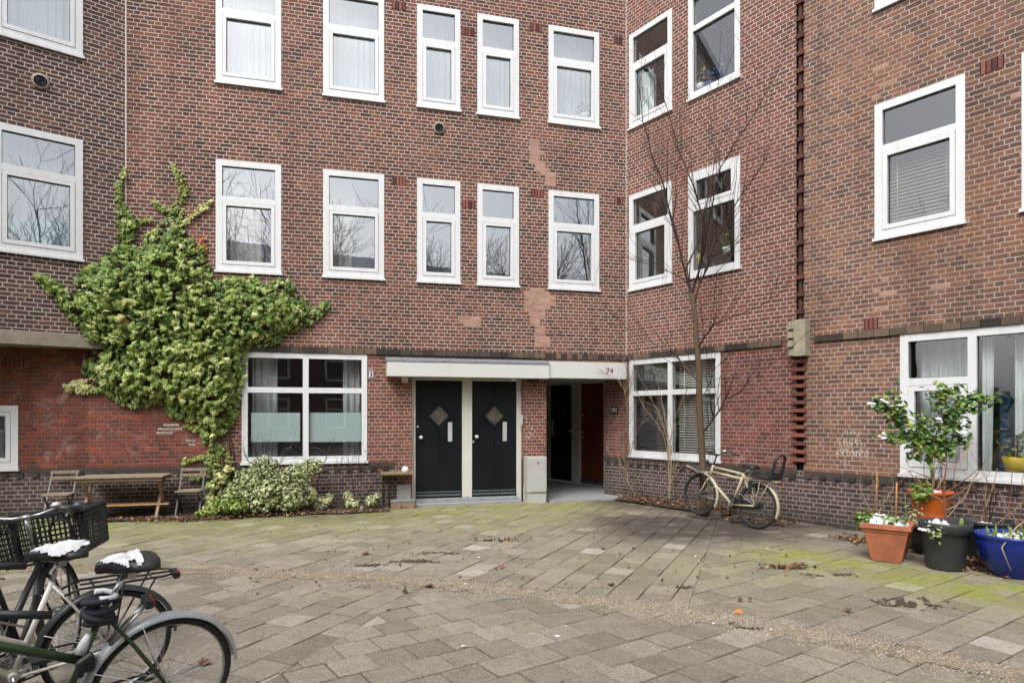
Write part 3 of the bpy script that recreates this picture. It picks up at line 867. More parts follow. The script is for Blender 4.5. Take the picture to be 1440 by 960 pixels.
# --- left wing
L2T, L2B = (WL.z(0, 172.5) + WL.z(115.8, 197.5)) / 2, (WL.z(0, 355) + WL.z(118.3, 368.3)) / 2
L3B = (WL.z(0, 50) + WL.z(115, 84.2)) / 2; L3T = L3B + (L2T - L2B)
la, lb = WL.s(-10), WL.s(116.5)
hl = [(la, lb, L2B + .02, L2T), (la, lb, L3B + .02, L3T)]
lc = la - 1.3
hl += [(lc - 1.25, lc, L2B + .02, L2T), (lc - 1.25, lc, L3B + .02, L3T)]
wall_part(B_LEFT, 'upper_wall', WL, -7.5, 0, 3.06, ZT, hl, M['brick_left'])
for (x0, x1, z0, z1) in hl:
    window(B_LEFT, WL, x0, x1, z0 - .02, z1, [], [0.335], [(0, 'low')])
mb = MB()
WL.box(mb, -7.5, -0.0, -0.2, 0.022, 2.84, 3.06)
mb.build('concrete_lintel', M['concrete'], B_LEFT, bevel=.008)
mb = MB()   # soffit of the oversailing floors
mb.face([WL.P(0, 0, 2.85), WL.P(-7.5, 0, 2.85), WC.P(CL, -.1, 2.85), WC.P(SJ, -.1, 2.85)])
mb.build('soffit', M['concrete'], B_LEFT)
air_vent(B_LEFT, WL, 57, 115, 0.125)

# --- right wing, two stretches
R2T = (W1.z(885, 275.8) + W1.z(1040.8, 219.2)) / 2; R2B = (W1.z(885, 411.3) + W1.z(1040.8, 377.5)) / 2
R3B = (W1.z(885, 185) + W1.z(1040.8, 109.2)) / 2; R3T = W1.z(944.2, 12.5)
ra = (W1.s(885.2), W1.s(945.3)); rbb = (W1.s(968.4), W1.s(1041))
rg = (W1.s(885.3), W1.s(1013.5), (W1.z(886.7, 643) + W1.z(1013.3, 650.8)) / 2, ZB0 - .002)
h1 = []
for q in (ra, rbb): h1 += [(q[0], q[1], R2B + .02, R2T), (q[0], q[1], R3B + .02, R3T)]
h1g = [(rg[0], rg[1], rg[2] + .02, rg[3])]
wall_part(B_RIGHT, 'upper_wall', W1, 0, SB - .06, ZB1, ZT, h1, M['brick_return'])
wall_part(B_RIGHT, 'ground_floor_wall', W1, -0.63, SB - .06, ZP, ZB1 if False else PZ, h1g, M['brick_red_chalk'])
wall_part(B_RIGHT, 'ground_floor_wall', W1, 0.0, SB - .06, PZ, ZB1, h1g, M['brick_red_chalk'])
wall_part(B_RIGHT, 'plinth', W1, -0.63, SB, 0, ZP, h1g, M['brick_plinth'])
for q in (ra, rbb):
    window(B_RIGHT, W1, q[0], q[1], R2B, R2T, [], [0.345], [(0, 'low')] if q is ra else [(0, 'top')], glass='glass_clear')
    window(B_RIGHT, W1, q[0], q[1], R3B, R3T, [], [0.345 if q is ra else 0.33], [(0, 'low')] if q is ra else [], glass='glass_clear')
window(B_RIGHT, W1, *rg, [(W1.s(942.5) - rg[0]) / (rg[1] - rg[0])], [0.345, 0.345], [], glass='glass_clear', label='two bay ground floor window behind the bare shrubs')
def band(root, pl, a0, a1):
    mb = MB(); a = a0
    while a < a1 - .02:
        b = min(a + 0.21, a1)
        pl.box(mb, a, b, -0.05, 0.035 + rb.random() * .006, ZB0 + .005 + rb.random() * .006, ZB1 - rb.random() * .006, rb.random()); a = b + .009
    mb.build('cornice_band', M['band'], root)
band(B_RIGHT, W1, 0.02, SB - .3)
dentils(B_RIGHT, W1, -0.55, SB - .1, 0.70)
mb = MB(); W1.box(mb, -0.63, rg[0] - .02, -.02, .012, ZP - .07, ZP - .002, .4); W1.box(mb, rg[1] + .02, SB - .05, -.02, .012, ZP - .07, ZP - .002, .4); mb.build('plinth_edge', M['band'], B_RIGHT)
mb = MB(); W1.box(mb, .004, .024, -.02, .006, PZ, ZT); mb.build('joint_seal', M['seal'], B_RIGHT)
# second stretch
q2 = (W2.s(1230.3), W2.s(1357.3))
S2T = (W2.z(1230, 148.8) + W2.z(1357.2, 104.2)) / 2; S2B = (W2.z(1230, 340.5) + W2.z(1356.7, 315)) / 2
S3B = W2.z(1231.7, 18); S3T = S3B + (S2T - S2B)
q3 = (W2.s(1437), W2.s(1437) + q2[1] - q2[0])
g2 = (W2.s(1266), W2.s(1266) + 3.1, (W2.z(1264.2, 668.3) + W2.z(1440, 682.5)) / 2, ZB0 + .002)
RX = 9.0
h2 = [(q2[0], q2[1], S2B + .02, S2T), (q2[0], q2[1], S3B + .02, S3T), (q3[0], q3[1], S2B + .02, S2T), (q3[0], q3[1], S3B + .02, S3T)]
h2g = [(g2[0], g2[1], g2[2] + .02, g2[3])]
wall_part(B_RIGHT, 'upper_wall', W2, .06, RX, ZB1, ZT, h2, M['brick_right'])
wall_part(B_RIGHT, 'ground_floor_wall', W2, .06, RX, ZP, ZB1, h2g, M['brick_right'])
wall_part(B_RIGHT, 'plinth', W2, 0, RX, 0, ZP, h2g, M['brick_plinth'])
for q in (q2, q3):
    window(B_RIGHT, W2, q[0], q[1], S2B, S2T, [], [0.335], [(0, 'low')], glass='glass_clear')
    window(B_RIGHT, W2, q[0], q[1], S3B, S3T, [], [0.335], [(0, 'low')])
mf = (W2.s(1367.5) - g2[0]) / (g2[1] - g2[0])
window(B_RIGHT, W2, *g2, [mf, 1 - mf], [0.335, None, 0.335], [(0, 'low'), (2, 'low')], glass='glass_clear', label='big three bay ground floor window behind the plant pots', sw=0.075)
band(B_RIGHT, W2, .25, RX)
dentils(B_RIGHT, W2, 0.1, RX, 0.72)
mb = MB(); W2.box(mb, 0.06, g2[0] - .02, -.02, .012, ZP - .07, ZP - .002, .4); mb.build('plinth_edge', M['band'], B_RIGHT)
for px, py, n in ((1378, 97, 4), (1215, 456, 3)): vent_bricks(B_RIGHT, W2, px, py, n, 0.16)
# stray pale bricks of the right wing
rp = random.Random(12); rows = []
for px, py in ((1232, 97), (1238, 122), (1226, 138), (1236, 392), (1225, 408), (1240, 416), (1228, 432), (1315, 402), (1416, 140)):
    patch(B_RIGHT, W2, [(px, px + 18, py)], M['brick_patch']).name = 'repaired_brick'
# open joint between the stretches: iron strip with bricks toothing out above, brick fins below
def inJ(off, z, a=0.0): return W2.P(a, off, z)
mb = MB()
W2.box(mb, -0.035, 0.055, -0.06, -0.012, 2.7, ZT, 0, 1)
z = 3.35
while z < ZT:
    W2.box(mb, -0.05, 0.075, -0.05, 0.05, z, z + 0.065, rb.random() * .4, 0); z += 0.276
mb.build('toothed_joint', [M['soldier'], M['dark']], B_RIGHT)
mb = MB(); W2.box(mb, -0.012, 0.03, -0.05, 0.012, 3.2, ZT); mb.build('iron_strip', M['rust'], B_RIGHT)
mb = MB(); W2.box(mb, -.10, .10, -0.075, -0.062, .80, ZT); mb.build('joint_back', M['dark'], B_RIGHT)
mb = MB(); z = 0.98
while z < 2.62:
    W2.box(mb, -0.125, 0.11, -0.08, 0.05, z, z + 0.058, .3 + .5 * rb.random(), 0); z += 0.132
mb.build('brick_fins', M['soldier'], B_RIGHT)
# stepped stone block on the joint
mb = MB()
W2.box(mb, -0.03, 0.16, -0.05, 0.16, 2.66, 3.24)
for i, zz in enumerate((2.68, 2.82, 2.96, 3.10)):
    W2.box(mb, -0.155, -0.03, -0.05, 0.10 + .012 * i, zz, zz + 0.105)
    W2.box(mb, -0.155, -0.03, -0.05, 0.07, zz + 0.105, zz + .14)
mb.build('stone_corbel', M['stonegreen'], B_RIGHT, bevel=.01)
# roofs
for root, pl, a0, a1 in ((B_MID, WC, SJ, 0), (B_LEFT, WL, -7.5, 0), (B_RIGHT, W1, 0, SB), (B_RIGHT, W2, 0, RX)):
    mb = MB(); pl.box(mb, a0, a1, -7, 0.15, ZT, ZT + .25); mb.build('roof', M['lead'], root)
# ------------------------------------------------------------------ doors, porch, canopy
def door(root, pl, a0, a1, z0, z1, off, mat, knob=None, lock=None, slot=None, slot_mat='steel', label=None, dia=0.27, dz=0.70, strip=True):
    """boarded door with a diamond light; off = front face"""
    c = (a0 + a1) / 2
    mb = MB()
    pl.box(mb, a0, c - .004, off - .045, off, z0, z1)
    pl.box(mb, c + .004, a1, off - .045, off, z0, z1)
    pl.box(mb, c - .004, c + .004, off - .045, off - .008, z0, z1)
    d = mb.build('door', mat, root, bevel=.003)
    if label: d['label'] = label
    zc = z0 + (z1 - z0) * dz
    def dia_ring(r0, r1, o0, o1):
        m = MB()
        A = [(r0, 0), (0, r0), (-r0, 0), (0, -r0)]; B_ = [(r1, 0), (0, r1), (-r1, 0), (0, -r1)]
        for i in range(4):
            j = (i + 1) % 4
            p = [A[i], A[j], B_[j], B_[i]]
            m.box8([pl.P(c + x, o0, zc + y) for x, y in p] + [pl.P(c + x, o1, zc + y) for x, y in p])
        return m
    dia_ring(dia, dia * .72, off - .001, off + .022).build('diamond_moulding', mat, d)
    m = MB(); r = dia * .73
    p = [(r, 0), (0, r), (-r, 0), (0, -r)]
    m.box8([pl.P(c + x, off - .0005, zc + y) for x, y in p] + [pl.P(c + x, off + .005, zc + y) for x, y in p])
    m.build('diamond_pane', M['doorglass'], d)
    if knob:
        kx, kz = knob
        m = MB(); Mx = Matrix(((pl.d.x, 0, pl.n.x), (pl.d.y, 0, pl.n.y), (0, 1, 0)))
        m.lathe([(.038, 0), (.036, .006), (.014, .01), (.013, .03), (.03, .04), (.036, .052), (.03, .066), (.001, .071)], 18, pl.P(kx, off, kz), M=Mx)
        m.build('knob', M['steel'], d)
    for (lx, lz) in (lock or []):
        m = MB(); Mx = Matrix(((pl.d.x, 0, pl.n.x), (pl.d.y, 0, pl.n.y), (0, 1, 0)))
        m.lathe([(.022, 0), (.021, .01), (.001, .013)], 14, pl.P(lx, off, lz), M=Mx); m.build('lock', M['steel'], d)
    if slot:
        sx, s0, s1, w = slot
        m = MB(); pl.box(m, sx - w / 2, sx + w / 2, off - .001, off + .008, s0, s1); pl.box(m, sx - w * .22, sx + w * .22, off + .008, off + .013, s0 + .03, s1 - .03)
        m.build('letter_plate', M[slot_mat], d, bevel=.002)
    if strip:
        m = MB(); pl.box(m, a0 + .02, a1 - .02, off - .001, off + .022, z0 + .10, z0 + .125); pl.box(m, a0 + .01, a1 - .01, off - .001, off + .05, z0 + .035, z0 + .075)
        m.build('weather_strip', M['doorstrip'], d)
    return d
M['doorglass'] = plain('obscure door glass', hexc('5a5650'), 0.06, var=0.45, scale=8, spec=0.9)
M['doorstrip'] = plain('weather strip', hexc('6d7a82'), 0.3, 0.6, var=0.1)

OFD = -0.13
mb = MB()
dz0 = 0.10
ja, jb, jc, jd = WC.s(584.2, OFD), WC.s(649.8, OFD), WC.s(663.6, OFD), WC.s(726.3, OFD)
WC.box(mb, DS0, ja, OFD - .08, OFD + .02, 0.02, DZ); WC.box(mb, jb, jc, OFD - .08, OFD + .02, 0.115, DZ); WC.box(mb, jd, DS1, OFD - .08, OFD + .02, 0.02, DZ)
WC.box(mb, ja, jb, OFD - .08, OFD + .02, DZ - .05, DZ); WC.box(mb, jc, jd, OFD - .08, OFD + .02, DZ - .05, DZ)
mb.build('door_frame', M['cream'], B_MID, bevel=.004)
mb = MB()
WC.box(mb, ja + .002, (jb + jc) / 2 - .003, -.25, .0, 0.0, 0.112); WC.box(mb, (jb + jc) / 2 + .003, jd - .002, -.25, .0, 0.0, 0.112)
WC.box(mb, DS0 - .02, DS1 - .06, 0.002, .17, -.02, 0.045)
mb.build('door_step', M['hardstone'], B_MID, bevel=.008)
zk = lambda px, py: WC.z(px, py, OFD)
door(B_MID, WC, ja + .004, jb - .004, 0.118, DZ - .054, OFD - .012, M['doorblack'], (WC.s(592, OFD), zk(592, 615)), [(WC.s(587.5, OFD), zk(587, 600))], (WC.s(633, OFD), zk(633, 620.5), zk(633, 593.5), 0.085), label='left black front door of the pair')
door(B_MID, WC, jc + .004, jd - .004, 0.118, DZ - .054, OFD - .012, M['doorblack'], (WC.s(670.5, OFD), zk(670, 614)), [(WC.s(665.8, OFD), zk(666, 621))], (WC.s(710, OFD), zk(710, 620), zk(710, 593), 0.085), label='right black front door of the pair')
# stone feet of the pier beside the doors
mb = MB(); WC.box(mb, WC.s(558), WC.s(577.5), -.01, .02, 0.0, .40); mb.build('stone_block', M['cabinet'], B_MID, bevel=.006)
mb = MB(); WC.box(mb, DS1 + .01, DS1 + .14, -.01, .02, 0, .34)
mb.build('stone_block', M['cabinet'], B_MID, bevel=.006)

# porch behind the corner
D = Wall((W1.o - W1.n * 1.0), W1.d)
da0, da1 = D.s(765), D.s(853)
z1 = PZ - .06
mb = MB()
fl = [WC.P(PS0, .24, .03), WC.P(-.02, .24, .03), WC.P(-.02, -.002, .03), W1.P(-.63, -.002, .03), D.P(da1, 0, .03), D.P(da0, 0, .03), WC.P(PS0 - .02, -.4, .03)]
mb.face(fl); k = len(fl); lo = [V((p.x, p.y, -.03)) for p in fl]
for i in range(k):
    j = (i + 1) % k
    mb.face([fl[i], lo[i], lo[j], fl[j]])
mb.build('porch_floor', M['hardstone'], B_MID)
mb = MB(); mb.face([V((p.x, p.y, PZ)) for p in (WC.P(PS0 - .2, -.002, 0), WC.P(0.3, -.002, 0), D.P(da1 + .6, -.1, 0), D.P(da0 - .6, -.1, 0))])
mb.build('porch_ceiling', M['cream'], B_MID)
mb = MB()
q0, q1 = WC.P(PS0 - .001, 0, 0), D.P(da0, .0, 0)
mb.face([q0, q1, V((q1.x, q1.y, PZ)), V((q0.x, q0.y, PZ))], [(0, 0), (3.5, 0), (3.5, PZ), (0, PZ)])
q0, q1 = W1.P(-.63, 0, 0), D.P(da1, 0, 0)
mb.face([q1, q0, V((q0.x, q0.y, PZ)), V((q1.x, q1.y, PZ))], [(0, 0), (1.1, 0), (1.1, PZ), (0, PZ)])
mb.build('porch_wall', M['brick_red_chalk'], B_MID)
mb = MB()
e0, e1, e2, e3 = D.s(773), D.s(805.5), D.s(816), D.s(850.5)
zh = D.z(790, 539)
D.box(mb, da0, e0, -.05, .05, .03, zh); D.box(mb, e1, e2, -.05, .05, .03, zh); D.box(mb, e3, da1, -.05, .05, .03, zh); D.box(mb, da0, da1, -.05, .055, zh, PZ - .002)
mb.build('door_frame', M['cream'], B_MID, bevel=.004)
door(B_MID, D, e0 + .004, e1 - .004, .05, zh - .004, -.03, M['doorblack'], (D.s(802.5), D.z(802, 606)), [], (D.s(776), D.z(776, 612), D.z(776, 590), 0.09), label='black door inside the porch', strip=False)
door(B_MID, D, e2 + .004, e3 - .004, .05, zh - .004, -.03, M['doorred'], None, [(D.s(818.7), D.z(818, 584)), (D.s(818.7), D.z(818, 607)), (D.s(819), D.z(818, 614))], (D.s(847.6), D.z(848, 615), D.z(848, 592), 0.10), 'brass', label='red brown wooden door inside the porch')

# canopy
mb = MB()
f0 = WC.s(544.3, .34); fm = WC.s(772.6, .34); OF = .34
zf0, zf1 = WC.z(600, 529.3, OF), WC.z(600, 508.6, OF)
WC.box(mb, f0, fm, .002, OF, zf0, zf1)
cpy = mb.build('canopy', M['fascia'], B_MID, bevel=.003)
mb = MB(); OF2 = .30
z20, z21 = WC.z(830, 532, OF2), WC.z(830, 509, OF2)
fe = WC.s(881, OF2)
WC.box(mb, fm + .004, min(fe, -.02), .002, OF2, z20, z21); mb.build('canopy_panel', M['fascia'], cpy, bevel=.003)
mb = MB()
WC.box(mb, f0 - .015, fm - .002, .0, OF + .012, zf1 + .002, zf1 + .03)
mb.box8([WC.P(f0 - .015, OF + .01, zf1 + .03), WC.P(fm - .002, OF + .01, zf1 + .03), WC.P(fm - .002, .04, zf1 + .03), WC.P(f0 - .015, .04, zf1 + .03),
         WC.P(f0 - .015, OF - .02, zf1 + .045), WC.P(fm - .002, OF - .02, zf1 + .045), WC.P(fm - .002, .04, zf1 + .10), WC.P(f0 - .015, .04, zf1 + .10)])
mb.build('lead_flashing', M['lead'], cpy)
def text(body, pl, a, z, off, size, mat, root, name, ext=.004, flip=False):
    cu = bpy.data.curves.new(name, 'FONT'); cu.body = body; cu.size = size; cu.extrude = ext; cu.align_x = 'CENTER'; cu.align_y = 'CENTER'
    cu.materials.append(mat)
    tmp = bpy.data.objects.new(name, cu); COL.objects.link(tmp)
    dg = bpy.context.evaluated_depsgraph_get()
    me = bpy.data.meshes.new_from_object(tmp.evaluated_get(dg))
    bpy.data.objects.remove(tmp)
    o = bpy.data.objects.new(name, me); COL.objects.link(o)
    p = pl.P(a, off, z) - root.location
    if root.parent: p -= root.parent.location
    o.matrix_world = Matrix(((pl.d.x, 0, pl.n.x, p.x), (pl.d.y, 0, pl.n.y, p.y), (0, 1, 0, p.z), (0, 0, 0, 1)))
    o.parent = root
    return o
text('74', WC, WC.s(857.5, OF2), WC.z(857, 521.5, OF2), OF2 + .004, .155, M['number'], cpy, 'house_number')
text('70', WC, WC.s(744.5), WC.z(744.5, 532.5), .012, .12, M['cabinet'], B_MID, 'house_number')
# small lamps under the canopy; the white box is a CCTV camera
mb = MB(); a, z = WC.at(569, 533); WC.box(mb, a - .06, a + .06, 0, .09, z - .07, z + .05); o = mb.build('porch_lamp', M['cream'], B_MID, bevel=.01)
mb = MB(); WC.box(mb, a - .045, a + .045, .01, .075, z - .13, z - .072); mb.build('lamp_glass', M['tan'], o, bevel=.01)
mb = MB(); a, z = WC.at(749, 533); WC.box(mb, a - .12, a + .12, 0, .05, z - .05, z + .04); mb.build('porch_lamp', M['blackplastic'], B_MID, bevel=.008)
mb = MB(); a = WC.s(722.5, .25); WC.box(mb, a - .05, a + .05, .18, .26, zf0 - .05, zf0 - .002); mb.build('cctv_camera', M['white'], cpy, bevel=.012)
# enamel number plate on the porch pier
t_ = MB(); a, z = W1.at(864.5, 576.5); W1.box(t_, a - .11, a + .11, .001, .018, z - .085, z + .085)
o = t_.build('number_plate', M['plate'], B_RIGHT, bevel=.01)
text('101', W1, a, z, .021, .135, M['lettering'], B_RIGHT, 'number_lettering')
# thermometer on the brick left of the canopy
t_ = MB(); a, z = WC.at(522, 526); WC.box(t_, a - .04, a + .04, .001, .02, z - .07, z + .045)
o = tag(t_.build('thermometer', M['lettering'], None, bevel=.015), 'small white outdoor thermometer on the brick between window and canopy', 'thermometer')
t_ = MB(); WC.box(t_, a - .014, a + .014, .02, .026, z - .05, z + .04); t_.build('dial', M['fendergrey'], o)
t_ = MB(); t_.tube([WC.P(a + math.cos(i * .52) * .026, .012, z + .07 + math.sin(i * .52) * .026) for i in range(12)], .006, 6, closed=True); t_.build('hanging_ring', M['lettering'], o)
# doorbell box on the right jamb
t_ = MB(); a, z = WC.at(733, 590); WC.box(t_, a - .025, a + .025, -.02 if False else .001, .03, z - .10, z + .10); o = t_.build('intercom', M['steel'], B_MID, bevel=.004)
# chalk scribbles on the pier and on the right wall
def scribble(pl, root, px, py, w, h, n, seed, off=.006):
    r = random.Random(seed); m = MB()
    for _ in range(n):
        a, z = pl.at(px + r.uniform(-w, w), py + r.uniform(-h, h))
        s = r.uniform(.012, .03); pts = []
        an = r.uniform(0, 6.28)
        for k in range(4):
            pts.append(pl.P(a + math.cos(an + k * r.uniform(.5, 1.1)) * s * (k + .3) / 2.2, off - .002, z + math.sin(an + k * .7) * s * (k + .3) / 2.2))
        m.tube(pts, .005, 4)
    return m.build('chalk_marks', M['chalk'], root)
scribble(WC, B_MID, 744, 590, 5, 5, 4, 1); scribble(WC, B_MID, 745, 608, 8, 8, 16, 2)
for txt, px, py, sz in (('/ I I r y -', 1201, 608.5, .13), ("C U C P", 1192, 620, .12), ('L O V Y I', 1196, 624.5, .12), ("O K u n b t", 1200, 634, .12), ('A K U N K U', 1198, 638.5, .12), ('* G', 1186, 651, .10)):
    text(txt, W2, W2.s(px), W2.z(px, py), .004, sz * .72, M['chalk'], B_RIGHT, 'chalk_writing', .0008)
# white smears on the red ground floor wall
def smear(pl, root, px0, px1, py0, py1, seed):
    r = random.Random(seed)
    for _ in range(5):
        m = MB()
        x0 = r.uniform(px0, px0 + (px1 - px0) * .4); x1 = r.uniform(px0 + (px1 - px0) * .5, px1); y = r.uniform(py0, py1)
        a0, z = pl.at(x0, y); a1 = pl.s(x1); hgt = .033
        zi = math.floor(z / .069) * .069 + .02
        pts = []
        nst = 7
        top = [(a0 + (a1 - a0) * k / nst, zi + hgt + r.uniform(-.008, .006)) for k in range(nst + 1)]
        bot = [(a0 + (a1 - a0) * k / nst, zi + r.uniform(-.006, .008)) for k in range(nst + 1)]
        for k in range(nst):
            m.face([pl.P(bot[k][0], .003, bot[k][1]), pl.P(bot[k + 1][0], .003, bot[k + 1][1]), pl.P(top[k + 1][0], .003, top[k + 1][1]), pl.P(top[k][0], .003, top[k][1])])
        m.build('paint_smear', M['seal'], root)
smear(WC, B_MID, 218, 258, 596, 612, 3); smear(WC, B_MID, 262, 275, 620, 624, 5)

# meter cabinet in front of the pier
OC = 0.26
a0, a1 = WC.s(741.5, OC), WC.s(769, OC)
zt = WC.z(755, 642, OC)
o = empty('meter_cabinet', WC.P((a0 + a1) / 2, .12, 0), 'pale grey metal meter cabinet standing against the brick pier beside the porch', 'cabinet')
mb = MB(); WC.box(mb, a0 + .01, a1 - .01, .006, OC - .01, -.02, .22); mb.build('base', M['kerb'] if False else M['cabinet'], o)
mb = MB(); WC.box(mb, a0, a1, .004, OC, .20, zt); mb.build('body', M['cabinet'], o, bevel=.008)
mb = MB(); WC.box(mb, a0 + .05, a1 - .012, OC + .001, OC + .015, .22, zt - .03); d_ = mb.build('door', M['cabinet'], o, bevel=.004)
mb = MB(); Mx = Matrix(((WC.d.x, 0, WC.n.x), (WC.d.y, 0, WC.n.y), (0, 1, 0))); mb.lathe([(.018, 0), (.016, .006), (.001, .007)], 12, WC.P((a0 + a1) / 2 + .02, OC + .015, zt - .12), M=Mx); mb.build('lock', M['fendergrey'], d_)

# ------------------------------------------------------------------ behind the panes
def curtain(pl, a0, a1, z0, z1, off, mat, label, folds=None, taper=0.0, name='curtain'):
    mb = MB(); n = max(10, int(abs(a1 - a0) / .012)); r = random.Random(int(a0 * 100) + int(z0 * 10)); ph = r.random() * 6
    folds = folds or max(3, abs(a1 - a0) / .11)
    cols = []
    for k in range(9):
        q = k / 8; row = []
        zz = z1 + (z0 - z1) * q
        for i in range(n + 1):
            t = i / n
            aa = a0 + (a1 - a0) * t
            aa += (a0 - aa) * taper * q
            w = math.sin(t * folds * 6.283 + ph + .4 * math.sin(q * 3 + t * 5)) * .028 + math.sin(t * folds * 2.7 + 1) * .012
            row.append(pl.P(aa, off + w, zz))
        cols.append(row)
    b = []
    for row in cols: b += row
    fs = []
    for k in range(8):
        for i in range(n):
            fs.append((k * (n + 1) + i, k * (n + 1) + i + 1, (k + 1) * (n + 1) + i + 1, (k + 1) * (n + 1) + i))
    mb.mesh(b, fs, smooth=True)
    return tag(mb.build(name, mat), label, name, 'curtains behind the windows')
def blind(pl, a0, a1, z0, z1, off, mat, label, pitch=.05, tilt=.5):
    mb = MB(); z = z0 + .02
    dy, dzz = math.cos(tilt) * .022, math.sin(tilt) * .022
    while z < z1:
        mb.box8([pl.P(a0, off + dy, z - dzz), pl.P(a1, off + dy, z - dzz), pl.P(a1, off - dy, z + dzz), pl.P(a0, off - dy, z + dzz),
                 pl.P(a0, off + dy, z - dzz + .003), pl.P(a1, off + dy, z - dzz + .003), pl.P(a1, off - dy, z + dzz + .003), pl.P(a0, off - dy, z + dzz + .003)])
        z += pitch
    o = tag(mb.build('venetian_blind', mat), label, 'blind', 'slatted blinds behind the windows')
    c = MB()
    for t in (.15, .85):
        a = a0 + (a1 - a0) * t; c.tube([pl.P(a, off + .03, z0), pl.P(a, off + .03, z1)], .006, 5)
    c.build('cord', mat, o)
    return o
OFS = -0.36
def fr(info, a, b): return info[0] + (info[1] - info[0]) * a, info[0] + (info[1] - info[0]) * b
def cz(info): return info[2] + .08, info[3] - .05
w = winfo['c2', 0]
curtain(WC, *fr(w, .16, .62), *cz(w), OFS, M['curtain'], 'cream curtain in the first floor window above the ivy', taper=-.1)
w = winfo['c2', 1]
curtain(WC, *fr(w, .12, .55), *cz(w), OFS, M['curtain'], 'cream curtain drawn to one side, second first floor window', taper=.25)
for k, nm_ in ((0, 'leftmost'), (1, 'second')):
    w = winfo['c3', k]
    curtain(WC, *fr(w, .02, .98), *cz(w), OFS, M['sheer'], nm_ + ' white net curtain of the top window row on the middle facade')
w = winfo['c3', 4]
curtain(WC, *fr(w, .02, .98), *cz(w), OFS, M['sheer'], 'white net curtain in the top row window nearest the wall corner')
w = winfo['c3', 2]; curtain(WC, *fr(w, .02, .98), *cz(w), OFS - .1, M['sheer'], 'white net curtain in the left narrow window of the top row')
w = winfo['c3', 3]; curtain(WC, *fr(w, .02, .98), *cz(w), OFS - .1, M['sheer'], 'white net curtain in the right narrow window of the top row')
w = gw
curtain(WC, *fr(w, .06, .26), w[2] + .1, w[3] - .05, OFS, M['sheer'], 'off white curtain at the left side of the wide ground floor window')
curtain(WC, *fr(w, .80, .97), w[2] + .1, w[3] - .05, OFS, M['sheer'], 'off white curtain at the right side of the wide ground floor window')
for i, (p0, p1) in enumerate(((352.5, 421.5), (434, 508.5))):
    mb = MB(); WC.box(mb, WC.s(p0), WC.s(p1), -.068, -.060, WC.z(p0, 621.5), WC.z(p0, 580)); 
    tag(mb.build('frosted_film', M['frost']), ('frosted privacy film on the left' if i == 0 else 'frosted privacy film on the right') + ' bay of the wide ground floor window', 'window film')
w = lw
curtain(WC, *fr(w, .05, .95), w[2] + .1, w[3] - .05, OFS, M['sheer'], 'white curtain in the small low window at the left edge')
q = hl[0]
mb = MB(); 
WL.box(mb, q[0] + .2, q[1] - .2, -.13, -.12, q[2] + .1, q[2] + (q[3] - q[2]) * .30)
tag(mb.build('painted_film', M['tealfilm']), 'pale blue green painted film low behind the left wing window', 'window film')
curtain(WL, q[0] + .1, q[1] - .1, q[2] + .05, q[3] - .05, OFS - .1, M['sheer'], 'white net curtain in the first floor window of the left wing')
q = hl[1]; curtain(WL, q[0] + .1, q[1] - .1, q[2] + .05, q[3] - .05, OFS, M['sheer'], 'white net curtain in the top floor window of the left wing')
# right wing
blind(W1, rg[0] + .12, W1.s(937), rg[2] + .15, rg[3] - .12, -.16, M['blind_dark'], 'dark grey slatted blind behind the insect screen')
blind(W1, W1.s(948), rg[1] - .12, rg[2] + .15, rg[3] - .12, -.16, M['blind_white'], 'white slatted blind in the right bay behind the tree trunk', .048, .35)
blind(W2, q2[0] + .12, q2[1] - .12, S2B + .12, S2B + (S2T - S2B) * .60, -.16, M['blind_tan'], 'tan slatted blind in the first floor window of the right wing', .052, .55)
blind(W1, ra[0] + .12, ra[1] - .1, R3B + .1, R3T - .1, -.5, M['blind_dark'], 'dark blind in the top window beside the wall corner', .06, .9)
curtain(W1, ra[0] + .1, ra[0] + .45, R3B + .1, R3B + 1.2, -.25, M['sheer'], 'short white curtain in the top window beside the wall corner')
curtain(W2, g2[0] + .12, W2.s(1362), g2[2] + .1, g2[3] - .1, OFS, M['sheer'], 'sheer curtain behind the leafy potted shrub')
curtain(W2, W2.s(1374), W2.s(1391), g2[2] + .1, g2[3] - .1, -.2, M['sheer'], 'narrow white curtain at the left of the big pane', taper=.2)
curtain(W2, W2.s(1418), W2.s(1450), g2[2] + .1, g2[3] - .1, -.3, M['sheer'], 'white curtain at the right edge of the big pane')
curtain(W2, W2.s(1386), W2.s(1422), g2[2] + .1, g2[2] + 1.45, -.62, M['teal'], 'dark blue drape deep inside the big ground floor window')
mb = MB(); W1.box(mb, rg[0] + .15, W1.s(936), -.110, -.104, rg[2] + .15, rg[3] - .15)
# pots and flowers on window boards
def pot_in(pl, px, py, off, r, h, mat, label, leaf, seed, n=60, spread=.16, hgt=.3, cat='potted plant'):
    a, z = pl.at(px, py, off)
    o = empty('potted_plant', pl.P(a, off, z), label, cat)
    m = MB(); m.lathe([(.001, 0), (r * .75, 0), (r, h), (r * .85, h), (r * .8, h - .02), (.001, h - .02)], 18, pl.P(a, off, z)); m.build('pot', mat, o)
    rr = random.Random(seed); m = MB()
    for _ in range(n):
        c = pl.P(a + rr.uniform(-spread, spread), off + rr.uniform(-.06, .06), z + h + rr.random() * hgt)
        leaf_add(m, c, V((rr.uniform(-1, 1), rr.uniform(-1, 1), rr.uniform(0, 1))), V((rr.uniform(-1, 1), rr.uniform(-1, 1), rr.uniform(-.3, 1))), rr.uniform(.04, .08), OVAL, rr.random())
    m.build('foliage', leaf, o)
    m = MB(); m.tube([pl.P(a, off, z + h - .03), pl.P(a + .01, off, z + h + hgt * .6)], .012, 6); m.build('stem', M['bark'], o)
